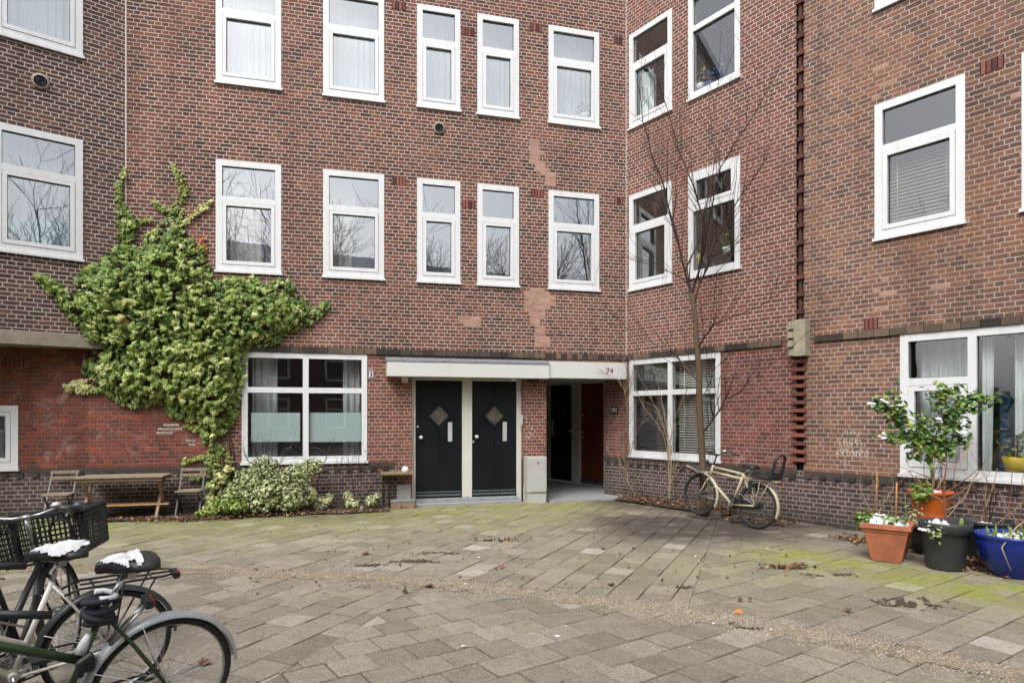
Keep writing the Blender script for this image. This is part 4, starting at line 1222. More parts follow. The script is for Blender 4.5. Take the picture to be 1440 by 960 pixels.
# leaves: flat outlines with the tip along -Y
OVAL = [(0, .5), (.26, .28), (.30, 0), (.2, -.3), (0, -.55), (-.2, -.3), (-.30, 0), (-.26, .28)]
IVY = [(0, .34), (.22, .46), (.5, .22), (.32, .05), (.36, -.22), (.14, -.2), (0, -.6), (-.14, -.2), (-.36, -.22), (-.32, .05), (-.5, .22), (-.22, .46)]
def leaf_add(mb, c, nrm, tip, size, shape, tint, curl=.18):
    nrm = nrm.normalized()
    t = tip - nrm * tip.dot(nrm)
    if t.length < 1e-4: t = nrm.orthogonal()
    t.normalize(); s = t.cross(nrm)
    b = len(mb.v)
    pts = [c + nrm * (size * curl * .6)]
    for x, y in shape:
        pts.append(c + s * (x * size) - t * (y * size) - nrm * (curl * size * (x * x + y * y)))
    k = len(shape)
    mb.mesh(pts, [(0, 1 + i, 1 + (i + 1) % k) for i in range(k)], tint)
pot_in(W2, 1430, 664, -.2, .16, .20, M['yellowpot'], 'small bonsai in a yellow and blue pot behind the big pane', M['fresh'], 3, 70, .2, .34)
pot_in(W1, 985, 130, -.2, .10, .14, M['white'], 'white vase with pale flowers in the top right wing window', M['variegated'], 4, 40, .12, .3)
pot_in(W1, 998, 126, -.22, .12, .1, M['blueflower'], 'blue flowers behind the glass of the top right wing window', M['blueleaf'] if 'blueleaf' in M else M['blueflower'], 5, 90, .34, .28)
pot_in(W1, 983, 369, -.2, .08, .12, M['yellowpot'], 'yellow pot in the first floor window behind the tree', M['fresh'], 6, 30, .1, .2)
pot_in(W1, 1022, 357, -.22, .08, .12, M['white'], 'small green plant in a white pot, first floor window', M['fresh'], 8, 60, .14, .34)
pot_in(WC, 822, 168, -.2, .1, .1, M['white'], 'pot plant before the net curtain near the wall corner', M['dead'], 9, 60, .16, .25)

# ------------------------------------------------------------------ garden furniture
OT = 0.10
def on_wall(px, py, off): return WC.X(px, py, off)
tb = empty('folding_table', WC.P(WC.s(175, .4), .4, 0), 'weathered slatted wooden folding table against the dark plinth', 'table')
ta0, ta1 = WC.s(112, .42), WC.s(236, .42)
tz = 0.73
mb = MB()
for i in range(6):
    o0 = .12 + i * .105
    WC.box(mb, ta0, ta1, o0, o0 + .095, tz - .022, tz, .5)
mb.build('tabletop', M['wood_grey'], tb, bevel=.003)
mb = MB(); WC.box(mb, ta0 + .02, ta1 - .02, .14, .17, tz - .09, tz - .024); WC.box(mb, ta0 + .02, ta1 - .02, .68, .71, tz - .075, tz - .024)
mb.build('apron', M['wood_oil'], tb, bevel=.002)
for a in (ta0 + .12, ta1 - .10):
    for (b0, b1) in ((.13, .70), (.70, .13)):
        mb = MB(); sh = .018 if b0 < .5 else -.018
        mb.bar(WC.P(a + sh, b0, 0.0), WC.P(a + sh, b1, tz - .03), .03, .045, up=(WC.d.x, WC.d.y, 0)); mb.build('leg', M['wood_oil'], tb, bevel=.002)
# plank shelf on the lower rails
mb = MB()
for i in range(3): WC.box(mb, ta0 + .1, ta1 - .02 + (.06 if i == 2 else 0), .22 + i * .11, .32 + i * .11, .235, .255)
mb.build('shelf', M['wood_new'], tb, bevel=.003)
mb = MB(); WC.box(mb, ta0 + .1, ta1 - .06, .16, .19, .20, .233); mb.build('crossbar', M['wood_oil'], tb)

def bistro(a, off, face, label):
    """folding chair; face = +1 looks to the right along the wall"""
    r = empty('folding_chair', WC.P(a, off, 0), label, 'folding chair')
    X = lambda u, v, z: WC.P(a + v + face * .04 * u, off + u, z)
    for v in (-.18, .18):
        m = MB(); m.bar(X(-.26, v, .80), X(.20, v, 0), .012, .022, up=(WC.d.x, WC.d.y, 0)); m.build('leg', M['blackmetal'], r)
        m = MB(); m.bar(X(-.22, v * .9, 0), X(.17, v * .9, .44), .012, .022, up=(WC.d.x, WC.d.y, 0)); m.build('leg', M['blackmetal'], r)
    m = MB()
    for i in range(5): 
        p0 = X(-.17 + i * .085, -.19, .445); p1 = X(-.17 + i * .085, .19, .445)
        m.bar(p0, p1, .07, .018, up=(0, 0, 1))
    m.build('seat', M['wood_grey'], r, bevel=.002)
    m = MB()
    for z in (.69, .78):
        p0 = X(-.26 + (.80 - z) * .5, -.21, z); p1 = X(-.26 + (.80 - z) * .5, .21, z)
        m.bar(p0, p1, .018, .055, up=(0, 0, 1))
    m.build('backrest', M['wood_grey'], r, bevel=.003)
    m = MB(); m.bar(X(.02, -.18, .30), X(.02, .18, .30), .01, .01); m.build('crossbar', M['blackmetal'], r)
bistro(WC.s(90, .2), .38, 1, 'folding slat chair with black legs left of the wooden table, behind the bicycles')
bistro(WC.s(271, .15), .36, -1, 'folding slat chair with black legs between the wooden table and the ivy')
# little wall shelf with black legs beside the doors
sh = empty('wall_shelf', WC.P(WC.s(556, .15), .15, 0), 'low brown wooden shelf on black legs left of the front doors', 'shelf')
mb = MB(); sa0, sa1 = WC.s(535.5, .2), WC.s(582, .2); zsh = WC.z(556, 664, .3)
WC.box(mb, sa0, sa1, .022, .34, zsh - .045, zsh); mb.build('board', M['wood_oil'], sh, bevel=.006)
mb = MB(); WC.box(mb, sa0 + .02, sa1 - .02, .024, .05, zsh - .09, zsh - .047); mb.build('bracket', M['wood_oil'], sh)
for a in (sa0 + .05, sa0 + .16):
    mb = MB(); mb.bar(WC.P(a, .20, 0), WC.P(a, .20, zsh - .046), .03, .03); mb.build('leg', M['blackmetal'], sh)
mb = MB(); r = random.Random(2)
mb.lathe([(.055, 0), (.07, .03), (.06, .075), (.035, .10), (.001, .11)], 16, WC.P(WC.s(570, .25), .25, zsh)); mb.lathe([(.001, .0), (.055, 0)], 16, WC.P(WC.s(570, .25), .25, zsh))
tag(mb.build('snow_lump', M['snow']), 'small lump of white snow on the brown shelf', 'snow')
mb = MB(); a = WC.s(566, .22); WC.box(mb, a - .22, a + .22, .12, .34, 0, .12); bx = tag(mb.build('storage_box', M['wood_oil'], bevel=.006), 'low brown box with a dark lid beside the door step', 'box')
mb = MB(); WC.box(mb, a - .225, a + .225, .115, .345, .122, .15); mb.build('lid', M['lead'], bx, bevel=.006)
# ------------------------------------------------------------------ across the street: what the panes mirror
def branch(mb, p, d, L, r, depth, rg, spread=.55, up=.15, kids=(2, 3), taper=.62, seg=4, wander=.18, nmin=5, rmin=.0025):
    """a wandering limb with side shoots"""
    pts = [p.copy()]; rr = [r]; q = p.copy(); dd = d.normalized(); spots = []
    for i in range(seg):
        dd = (dd + V((rg.uniform(-1, 1), rg.uniform(-1, 1), rg.uniform(-1, 1))) * wander + V((0, 0, up * .25))).normalized()
        q = q + dd * (L / seg); pts.append(q.copy())
        rr.append(max(rmin, r * (1 - (1 - taper) * (i + 1) / seg))); spots.append((q.copy(), dd.copy(), rr[-1]))
    if depth == 0: rr[-1] = rmin * .6
    mb.tube(pts, rr, nmin + (2 if r > .03 else 0), tint=rg.random(), cap=False)
    if depth <= 0: return
    for (q, dd, rq) in spots:
        for _ in range(rg.randint(*kids) if (q - pts[-1]).length < 1e-6 else rg.randint(0, kids[0])):
            ax = V((rg.uniform(-1, 1), rg.uniform(-1, 1), rg.uniform(-1, 1))).normalized()
            nd = (dd + ax * spread * rg.uniform(.6, 1.3)).normalized()
            branch(mb, q, nd, L * rg.uniform(.5, .78), rq * rg.uniform(.5, .75), depth - 1, rg, spread, up, kids, taper, seg, wander, max(3, nmin - 1), rmin)

def street_tree(x, y, h, seed, label):
    rg = random.Random(seed)
    t = empty('street_tree', (x, y, 0), label, 'tree', 'bare street trees mirrored in the windows')
    mb = MB(); base = V((x, y, 0)); pts = [base, base + V((.05, .05, h * .15)), base + V((.1, -.05, h * .3)), base + V((0.1, 0, h * .42))]
    mb.tube(pts, [.24, .19, .17, .15], 10, cap=False)
    mb.build('trunk', M['bark_dark'], t)
    mb = MB()
    for k in range(6):
        a = k * 1.05 + rg.random()
        st = pts[2].lerp(pts[3], k / 5)
        branch(mb, st, V((math.cos(a) * .8, math.sin(a) * .8, .8)), h * .30, .10, 3, rg, .75, .12, (2, 3), .6, 5, .2, 5, .008)
    mb.build('crown', M['bark_dark'], t)
street_tree(-9.5, -3.5, 12, 1, 'bare street tree at far left across from the building')
street_tree(-3.2, -6.0, 13, 2, 'bare street tree opposite the middle facade, left of the pair')
street_tree(3.6, -5.5, 12, 3, 'bare street tree opposite the middle facade, right of the pair')
street_tree(-15.5, 2.0, 12, 5, 'bare street tree at the far left, seen only mirrored')
street_tree(10.5, -5.5, 12, 6, 'bare street tree opposite the right wing')
FO = Wall((16, -16.5), (-1, 0.0))      # facade that looks back at us
fb = empty('brick_building', (0, -16.5, 0), 'long brick house row across the street, mirrored in the ground floor panes', 'building')
hs_ = []
for i in range(15):
    for z in (.9, 3.9, 6.9):
        hs_.append((-2 + i * 3.4, -2 + i * 3.4 + 1.3, z, z + 1.9))
wall_part(fb, 'wall', FO, -6, 50, 0, 10.0, hs_, M['farbrick'])
mb = MB(); gl = MB()
for (a, b, c, d) in hs_:
    ring(mb, FO, a, b, c, d, .12, .12, .12, .12, -.1, .02); FO.box(mb, a + .12, b - .12, -.1, .02, c + 1.15, c + 1.25)
    FO.box(gl, a + .1, b - .1, -.09, -.06, c + .1, d - .1)
mb.build('window_frames', M['white'], fb); gl.build('window_panes', M['doorglass'], fb)
mb = MB()
mb.box8([FO.P(-6, .3, 10), FO.P(50, .3, 10), FO.P(50, -9, 10), FO.P(-6, -9, 10), FO.P(-6, -3, 12.6), FO.P(50, -3, 12.6), FO.P(50, -5, 12.6), FO.P(-6, -5, 12.6)])
mb.build('roof', M['lead'], fb)
# ------------------------------------------------------------------ plants
def inside(poly, x, y):
    c = False; j = len(poly) - 1
    for i in range(len(poly)):
        xi, yi = poly[i]; xj, yj = poly[j]
        if (yi > y) != (yj > y) and x < (xj - xi) * (y - yi) / (yj - yi) + xi: c = not c
        j = i
    return c
def edge_dist(poly, x, y):
    best = 1e9
    for i in range(len(poly)):
        a, b = poly[i], poly[(i + 1) % len(poly)]
        dx, dy = b[0] - a[0], b[1] - a[1]; L = dx * dx + dy * dy or 1
        t = max(0, min(1, ((x - a[0]) * dx + (y - a[1]) * dy) / L))
        best = min(best, math.hypot(x - a[0] - t * dx, y - a[1] - t * dy))
    return best
from mathutils import noise as mnoise
def vn(x, y, z=0.0): return mnoise.noise(V((x, y, z)))

IVY_MAIN = [(117, 382), (128, 374), (142, 366), (158, 357), (166, 344), (164, 330), (167, 318), (163, 305), (166, 292), (172, 290), (178, 296), (186, 306), (194, 314), (190, 326), (184, 338), (190, 350), (202, 352), (212, 340), (214, 330), (220, 320), (228, 312), (236, 306), (246, 316), (254, 325), (266, 332), (274, 342), (285, 350), (286, 362), (294, 374), (296, 384), (300, 394), (308, 396), (318, 392), (330, 389), (342, 393), (352, 388), (363, 391), (372, 399), (384, 396), (393, 391), (404, 394), (414, 404), (412, 412), (420, 417), (432, 423), (434, 432), (444, 432), (452, 427), (459, 425), (463, 434), (456, 442), (444, 450), (432, 456), (420, 462), (408, 468), (396, 476), (388, 484), (376, 486), (362, 488), (348, 493), (346, 505), (343, 520), (342, 540), (339, 556), (337, 568), (332, 582), (326, 596), (318, 606), (312, 618), (304, 628), (296, 634), (288, 626), (282, 614), (284, 602), (276, 594), (262, 592), (246, 588), (236, 578), (226, 572), (208, 573), (190, 572), (172, 570), (158, 562), (148, 553), (134, 551), (120, 551), (104, 552), (90, 549), (92, 541), (104, 537), (122, 534), (132, 536), (128, 528), (116, 524), (118, 512), (128, 506), (134, 497), (126, 486), (118, 474), (112, 462), (102, 450), (92, 440), (84, 430), (74, 418), (62, 404), (50, 392), (52, 388), (66, 390), (78, 398), (90, 408), (100, 418), (110, 416), (108, 404), (106, 392)]
SPRIGS = [([(172, 300), (168, 280), (166, 264), (170, 250), (173, 240)], 7, 4), ([(238, 312), (244, 298), (252, 286), (258, 272), (256, 260), (248, 246), (243, 233)], 10, 5), ([(246, 296), (232, 296), (220, 289), (213, 283)], 6, 4), ([(190, 318), (204, 310), (216, 308)], 6, 3), ([(256, 318), (266, 308), (276, 298), (288, 292), (298, 281)], 9, 4),
          ([(300, 630), (300, 645), (296, 660), (292, 668)], 16, 8), ([(296, 640), (280, 644), (262, 648), (256, 652)], 7, 4), ([(300, 622), (318, 640), (328, 652)], 8, 5), ([(290, 600), (272, 604), (262, 600)], 8, 4), ([(286, 664), (282, 672), (268, 674)], 5, 4), ([(200, 352), (206, 342), (204, 334), (210, 328)], 6, 3), ([(248, 318), (254, 306), (256, 296)], 5, 3)]
def ivy_pos(px, py, off):
    if px < 177 and py < 482: return WL.X(px, py, off), WL.n
    return WC.X(px, py, off), WC.n
iv = empty('climbing_ivy', WC.P(WC.s(300), .1, 0), 'big green ivy climbing the brick wall from the ground to the first floor windows', 'ivy')
lv = MB(); ri = random.Random(21)
def ivy_leaf(px, py, off, size, bright):
    p, n = ivy_pos(px, py, off)
    nr = V((n.x, n.y, 0)) + V((ri.uniform(-.95, .95), ri.uniform(-.95, .95), ri.uniform(-.3, 1.15)))
    tip = V((ri.uniform(-.6, .6), ri.uniform(-.3, .3), -1)) + V((n.x, n.y, 0)) * .35
    leaf_add(lv, p, nr, tip, size, IVY, max(0, min(1, bright + .05 + ri.gauss(0, .10))), .25)
xs_ = [p[0] for p in IVY_MAIN]; ys_ = [p[1] for p in IVY_MAIN]
cnt = 0
while cnt < 5800:
    px = ri.uniform(min(xs_), max(xs_)); py = ri.uniform(min(ys_), max(ys_))
    if not inside(IVY_MAIN, px, py): continue
    ed = edge_dist(IVY_MAIN, px, py)
    lump = vn(px * .045, py * .06, 1) * .5 + vn(px * .11, py * .13, 5) * .35
    gap = vn(px * .075, py * .09, 9)
    if gap < -.20 and ri.random() < .85: continue
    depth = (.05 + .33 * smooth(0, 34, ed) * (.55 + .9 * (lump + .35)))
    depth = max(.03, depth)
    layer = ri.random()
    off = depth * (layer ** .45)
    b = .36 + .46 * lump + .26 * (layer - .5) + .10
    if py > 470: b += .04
    if px < 135 and py > 530: b = .9
    if ri.random() < .05: b += .3
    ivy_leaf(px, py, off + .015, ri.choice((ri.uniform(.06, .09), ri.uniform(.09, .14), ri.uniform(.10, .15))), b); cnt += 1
for pts, w0, w1 in SPRIGS:
    k = len(pts); dens = 26
    yellow = pts[-1][0] == 298
    for i in range(k - 1):
        L = math.hypot(pts[i + 1][0] - pts[i][0], pts[i + 1][1] - pts[i][1])
        for _ in range(int(L * 1.5)):
            t = ri.random(); w = w0 + (w1 - w0) * (i + t) / (k - 1)
            x = pts[i][0] + (pts[i + 1][0] - pts[i][0]) * t + ri.gauss(0, w * .42); y = pts[i][1] + (pts[i + 1][1] - pts[i][1]) * t + ri.gauss(0, w * .35)
            ivy_leaf(x, y, ri.uniform(.015, .06), ri.uniform(.045, .08), .88 if yellow else .58 + .25 * (i / k))
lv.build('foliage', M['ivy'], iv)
st = MB()
for pts in ([(312, 720), (318, 690), (312, 650), (304, 600), (290, 540), (262, 480), (240, 420), (240, 360), (252, 300), (254, 262)], [(318, 700), (326, 650), (318, 590), (330, 520), (360, 450), (410, 430)], [(304, 610), (260, 540), (200, 470), (150, 420), (90, 410)], [(240, 420), (190, 370), (174, 320), (170, 270)], [(324, 670), (330, 640), (322, 610)], [(262, 480), (180, 520), (130, 545)]):
    st.tube([ivy_pos(x + ri.uniform(-2, 2), y, .03)[0] for x, y in pts], [.02 - .015 * i / len(pts) for i in range(len(pts))], 6, tint=ri.random())
for _ in range(26):
    x = ri.uniform(120, 420); y = ri.uniform(390, 560)
    if not inside(IVY_MAIN, x, y): continue
    pts = [(x, y)]
    for k in range(4): pts.append((pts[-1][0] + ri.uniform(-12, 12), pts[-1][1] - ri.uniform(8, 18)))
    st.tube([ivy_pos(a_, b_, .03 + .03 * ri.random())[0] for a_, b_ in pts], [.011, .009, .007, .005, .003], 5, tint=ri.random())
st.build('stems', M['bark'], iv)
dv = MB()
for _ in range(46):
    if _ < 20: x, y = 284 + ri.gauss(0, 5), 350 + ri.gauss(0, 9)
    else: x, y = ri.uniform(120, 400), ri.uniform(400, 560)
    if _ >= 20 and not inside(IVY_MAIN, x, y): continue
    p, n = ivy_pos(x, y, ri.uniform(.06, .3) if _ >= 20 else ri.uniform(.02, .06))
    leaf_add(dv, p, V((n.x, n.y, .4)) + V((ri.uniform(-.5, .5), ri.uniform(-.5, .5), 0)), V((ri.uniform(-.5, .5), 0, -1)), ri.uniform(.06, .1), IVY, ri.random(), .4)
dv.build('withered_leaves', M['orangeleaf'], iv)

def bush(name, label, cat, blobs, wall, n, mat, size, bright, seed, twigs=None, group=None, shape=OVAL, snow=0):
    """blobs: (px, py, off, radius m) on a wall-aligned frame"""
    r = random.Random(seed)
    base = wall.X(blobs[0][0], 584, blobs[0][2]); base.z = 0
    o = empty(name, base, label, cat, group)
    m = MB(); tot = sum(b[3] ** 2 for b in blobs)
    cs = [(wall.X(b[0], b[1], b[2]), b[3]) for b in blobs]
    for (c, rad_) in cs:
        for _ in range(int(n * rad_ ** 2 / tot)):
            v = V((r.gauss(0, 1), r.gauss(0, 1), r.gauss(0, 1))).normalized() * rad_ * (r.random() ** .4)
            v.z *= .85
            p = c + v
            if p.z < .02: p.z = .02 + r.random() * .05
            if (p.x - wall.o.x) * wall.n.x + (p.y - wall.o.y) * wall.n.y < .03: continue
            if vn(p.x * 4, p.y * 4, p.z * 4 + seed) < -.28 and r.random() < .8: continue
            nr = v.normalized() + V((r.uniform(-.6, .6), r.uniform(-.6, .6), r.uniform(.0, .9)))
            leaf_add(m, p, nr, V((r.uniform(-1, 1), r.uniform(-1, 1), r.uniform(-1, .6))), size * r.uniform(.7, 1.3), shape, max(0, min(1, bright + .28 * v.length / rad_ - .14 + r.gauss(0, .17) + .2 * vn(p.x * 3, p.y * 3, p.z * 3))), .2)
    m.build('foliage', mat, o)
    m = MB()
    for (c, rad_) in cs:
        for _ in range(5):
            e = c + V((r.uniform(-1, 1), r.uniform(-1, 1), r.uniform(-.2, 1))) * rad_ * .8
            s_ = V((c.x + r.uniform(-.1, .1), c.y + r.uniform(-.1, .1), 0))
            m.tube([s_, s_.lerp(e, .5) + V((r.uniform(-.05, .05), r.uniform(-.05, .05), .05)), e], [.008, .006, .003], 5, r.random())
    m.build('stems', M['bark'], o)
    return o
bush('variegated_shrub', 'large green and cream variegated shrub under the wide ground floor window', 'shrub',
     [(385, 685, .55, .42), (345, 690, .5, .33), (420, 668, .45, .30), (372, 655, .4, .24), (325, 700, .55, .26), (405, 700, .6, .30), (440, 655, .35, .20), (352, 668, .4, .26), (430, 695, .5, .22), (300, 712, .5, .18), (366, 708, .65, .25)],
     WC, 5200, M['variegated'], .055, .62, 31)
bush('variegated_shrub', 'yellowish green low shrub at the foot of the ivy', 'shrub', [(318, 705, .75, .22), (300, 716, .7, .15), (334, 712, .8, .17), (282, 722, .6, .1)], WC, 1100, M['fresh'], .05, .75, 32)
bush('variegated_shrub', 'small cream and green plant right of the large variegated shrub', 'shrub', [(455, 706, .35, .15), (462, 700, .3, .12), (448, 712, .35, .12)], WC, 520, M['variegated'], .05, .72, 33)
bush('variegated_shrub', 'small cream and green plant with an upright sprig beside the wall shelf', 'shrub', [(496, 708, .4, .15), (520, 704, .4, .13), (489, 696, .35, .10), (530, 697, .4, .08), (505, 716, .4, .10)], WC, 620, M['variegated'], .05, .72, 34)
bush('climbing_ivy', 'thin ivy strand with pale leaves hanging behind the folding chair', 'ivy', [(300, 684, .12, .14), (312, 672, .1, .13), (296, 700, .16, .12), (322, 660, .08, .1)], WC, 420, M['ivy'], .075, .75, 35, shape=IVY)

def twig_plant(name, label, cat, wall, lines, mat, seed, depth=1, L=.35, rmax=.012, group=None, n_side=(1, 2), spread=.7, offs=(0, 0), up=.2, part='stems', nmin=4, rmin=.002):
    """lines: ((px,py,off) ...) traced main shoots that then carry random side twigs"""
    rg = random.Random(seed)
    b = wall.X(lines[0][0][0], lines[0][0][1], lines[0][0][2])
    o = empty(name, (b.x, b.y, 0), label, cat, group)
    m = MB()
    for ln in lines:
        r0 = ln[-1] if isinstance(ln[-1], float) else rmax
        pts = [p for p in ln if not isinstance(p, float)]
        P = [wall.X(*p) for p in pts]
        # resample with a little wander
        Q = []
        for a, c in zip(P, P[1:]):
            for k in range(3): Q.append(a.lerp(c, k / 3) + V((rg.uniform(-1, 1), rg.uniform(-1, 1), rg.uniform(-1, 1))) * .008)
        Q.append(P[-1])
        m.tube(Q, [max(rmin, r0 * (1 - .8 * i / len(Q))) for i in range(len(Q))], 6, rg.random(), cap=False)
        for i in range(2, len(Q)):
            for _ in range(rg.randint(*n_side)):
                d = (Q[i] - Q[i - 1]).normalized()
                ax = V((rg.uniform(-1, 1), rg.uniform(-1, 1), rg.uniform(-.4, 1))).normalized()
                branch(m, Q[i], d + ax * spread, L * rg.uniform(.4, 1.1), max(rmin * 1.3, r0 * (1 - .8 * i / len(Q)) * .5), depth, rg, spread, up, (0, 2), .6, 4, .16, nmin, rmin)
    m.build(part, mat, o)
    return o
# the young tree before the right wing
TO = .62
tr = empty('young_tree', W1.X(989, 584, TO), 'slender bare tree with a thin brown trunk rising behind the sand coloured bicycle', 'tree')
tr.location.z = 0
rg = random.Random(77)
m = MB()
tp = [(990, 712, .72), (989, 680, .7), (988, 640, TO), (984, 575, TO), (983, 518, TO), (979, 470, TO), (976, 430, TO), (972, 412, TO)]
P = [W1.X(*p) for p in tp]; P[0].z = 0
Q = []
for a, c in zip(P, P[1:]):
    for k in range(3): Q.append(a.lerp(c, k / 3) + V((rg.uniform(-1, 1), rg.uniform(-1, 1), 0)) * .006)
Q.append(P[-1])
m.tube(Q, [.066 - .028 * i / len(Q) for i in range(len(Q))], 12, .6)
m.build('trunk', M['bark'], tr)
limbs = [([(973, 418, TO), (968, 400, .65), (955, 347, .75), (940, 291, .85), (931, 254, .9), (916, 216, 1.0), (905, 170, 1.05), (898, 120, 1.1)], .024),
         ([(973, 414, TO), (985, 372, .6), (993, 336, .6), (987, 302, .65), (974, 258, .7), (954, 212, .75), (944, 175, .8), (925, 110, .9)], .022),
         ([(976, 424, TO), (984, 400, .55), (999, 362, .5), (1010, 329, .5), (1036, 284, .45), (1062, 246, .4), (1077, 225, .4)], .02),
         ([(993, 336, .6), (1000, 295, .7), (1014, 235, .8), (1031, 205, .85), (1059, 164, .95), (1085, 120, 1.0)], .014),
         ([(982, 488, TO), (993, 472, .7), (1004, 456, .75), (1025, 447, .8), (1070, 430, .9), (1104, 407, .9)], .015),
         ([(984, 540, TO), (968, 521, .8), (955, 505, .9), (927, 487, 1.0), (893, 470, 1.1), (871, 452, 1.2)], .015),
         ([(988, 608, TO), (1000, 592, .7), (1012, 578, .75), (1020, 562, .8), (1040, 550, .9), (1060, 532, .95), (1078, 518, 1.0)], .018),
         ([(955, 347, .75), (945, 318, .6), (952, 280, .55), (950, 240, .5), (962, 200, .5)], .010),
         ([(999, 362, .5), (1020, 352, .7), (1042, 338, .8), (1060, 326, .9)], .010),
         ([(968, 400, .65), (948, 385, .9), (925, 372, 1.0), (905, 366, 1.1)], .010),
         ([(987, 302, .65), (1000, 270, .5), (1004, 225, .4), (1000, 170, .4), (1010, 120, .4)], .010),
         ([(985, 372, .6), (1010, 345, .9), (1030, 310, 1.0)], .009),
         ([(984, 560, TO), (996, 545, .5), (1004, 520, .45), (1012, 512, .4)], .009)]
m = MB()
for ln, r0 in limbs:
    P = [W1.X(*p) for p in ln]; Q = []
    for a, c in zip(P, P[1:]):
        for k in range(3): Q.append(a.lerp(c, k / 3) + V((rg.uniform(-1, 1), rg.uniform(-1, 1), rg.uniform(-1, 1))) * .012)
    Q.append(P[-1])
    m.tube(Q, [max(.0035, r0 * (1 - .82 * i / len(Q))) for i in range(len(Q))], 7, rg.random(), cap=False)
    for i in range(2, len(Q)):
        d = (Q[i] - Q[i - 1]).normalized()
        for _ in range(rg.randint(1, 2)):
            ax = V((rg.uniform(-1, 1), rg.uniform(-1, 1), rg.uniform(-.3, 1))).normalized()
            branch(m, Q[i], d + ax * .75, rg.uniform(.35, .95), max(.004, r0 * (1 - .82 * i / len(Q)) * .5), 1 if rg.random() < .7 else 2, rg, .55, .25, (0, 2), .6, 5, .13, 4, .0022)
m.build('limbs', M['bark_dark'], tr)

twig_plant('bare_shrub', 'tall tan bare shrub with a crooked stem right at the wall corner', 'shrub', W1,
    [[(893, 697, .25), (886, 684, .3), (880, 670, .3), (880, 650, .3), (885, 632, .3), (883, 600, .3), (882, 570, .3), (878, 548, .35), (868, 534, .5), (850, 524, .7), .017],
     [(885, 640, .3), (893, 615, .4), (900, 598, .45), (906, 590, .5), .009], [(880, 665, .3), (876, 640, .4), (878, 610, .4), (881, 590, .4), .008],
     [(883, 565, .3), (888, 540, .3), (880, 515, .4), (872, 490, .5), (862, 470, .6), .008], [(880, 550, .33), (890, 525, .3), (893, 500, .3), (886, 470, .3), .007], [(876, 545, .35), (865, 520, .4), (858, 500, .5), .006]],
    M['bark_tan'], 41, 1, .38, .012)
twig_plant('bare_shrub', 'tan multi stemmed bare shrub before the two bay ground floor window', 'shrub', W1,
    [[(941, 700, .3), (941, 670, .3), (940, 640, .3), (938, 615, .32), (926, 580, .4), (912, 552, .45), (900, 530, .5), .014],
     [(942, 690, .3), (944, 650, .3), (942, 625, .3), (950, 585, .35), (960, 560, .4), (972, 535, .45), (982, 515, .5), .012],
     [(940, 645, .3), (933, 610, .35), (920, 590, .4), (905, 572, .45), (893, 545, .5), .008], [(944, 640, .3), (938, 600, .4), (930, 560, .4), (922, 525, .45), (912, 495, .5), .008],
     [(948, 600, .35), (962, 588, .4), (978, 568, .5), .006], [(947, 700, .35), (944, 660, .35), (938, 640, .35), .006]],
    M['bark_tan'], 42, 1, .36, .012)
twig_plant('bare_shrub', 'dark bare twiggy shrub rising over the variegated leaves at the left of the window', 'shrub', WC,
    [[(372, 690, .6), (366, 660, .6), (362, 640, .6), (358, 628, .6), .012], [(370, 680, .6), (378, 652, .6), (384, 636, .6), .01], [(366, 660, .6), (350, 648, .65), (342, 634, .65), .008], [(375, 670, .6), (394, 650, .6), (402, 634, .6), .008], [(366, 655, .6), (374, 640, .5), (376, 622, .5), .007]],
    M['bark_dark'], 43, 1, .22, .01, n_side=(1, 3))
twig_plant('bare_shrub', 'dark bare twiggy shrub before the right half of the wide window sill', 'shrub', WC,
    [[(445, 690, .4), (450, 665, .4), (458, 645, .4), (464, 632, .4), .009], [(470, 690, .4), (474, 660, .4), (484, 640, .4), .009], [(452, 672, .4), (440, 655, .4), (436, 640, .4), .007], [(480, 680, .4), (492, 655, .4), (500, 640, .4), .007]],
    M['bark_dark'], 44, 1, .2, .01, n_side=(1, 3))
twig_plant('bare_shrub', 'dark dense upright bare shrub against the plinth left of the wall shelf', 'shrub', WC,
    [[(500, 715, .3), (498, 690, .3), (494, 665, .3), (490, 650, .3), .008], [(505, 715, .3), (508, 688, .3), (512, 662, .3), (516, 645, .3), .008], [(498, 712, .3), (488, 690, .3), (480, 670, .3), .006], [(508, 712, .3), (520, 690, .3), (528, 668, .3), (532, 655, .3), .007], [(503, 700, .3), (503, 670, .3), (504, 648, .3), .006]],
    M['bark_dark'], 45, 1, .2, .01, n_side=(1, 3))

# planting bed with a stone edge before the right wing
bd = MB()
bedpts = [(868, 700), (905, 703), (935, 707), (965, 714), (990, 722), (1012, 728)]
e = [ground_at(x, y) for x, y in bedpts]
for a, c in zip(e, e[1:]): bd.bar(V((a.x, a.y, .03)), V((c.x, c.y, .03)), .06, .10, up=(0, 0, 1), tint=rg.random())
tag(bd.build('bed_edging', M['kerb'], bevel=.01), 'low stone edging of the narrow planting bed before the right wing', 'edging')
so_ = MB(); N = 24
for i in range(N):
    a0 = .12 + 2.6 * i / N; a1 = .12 + 2.6 * (i + 1) / N
    def hh(a, k): return .03 + .05 * (1 - k) + .02 * vn(a * 5, k * 3)
    for k in range(4):
        w = .50
        so_.face([W1.P(a0, w * (1 - k / 4), hh(a0, 1 - k / 4)), W1.P(a1, w * (1 - k / 4), hh(a1, 1 - k / 4)), W1.P(a1, w * (1 - (k + 1) / 4), hh(a1, 1 - (k + 1) / 4)), W1.P(a0, w * (1 - (k + 1) / 4), hh(a0, 1 - (k + 1) / 4))], smooth=True)
tag(so_.build('planting_soil', M['soil']), kind='structure')
so_ = MB(); N = 40
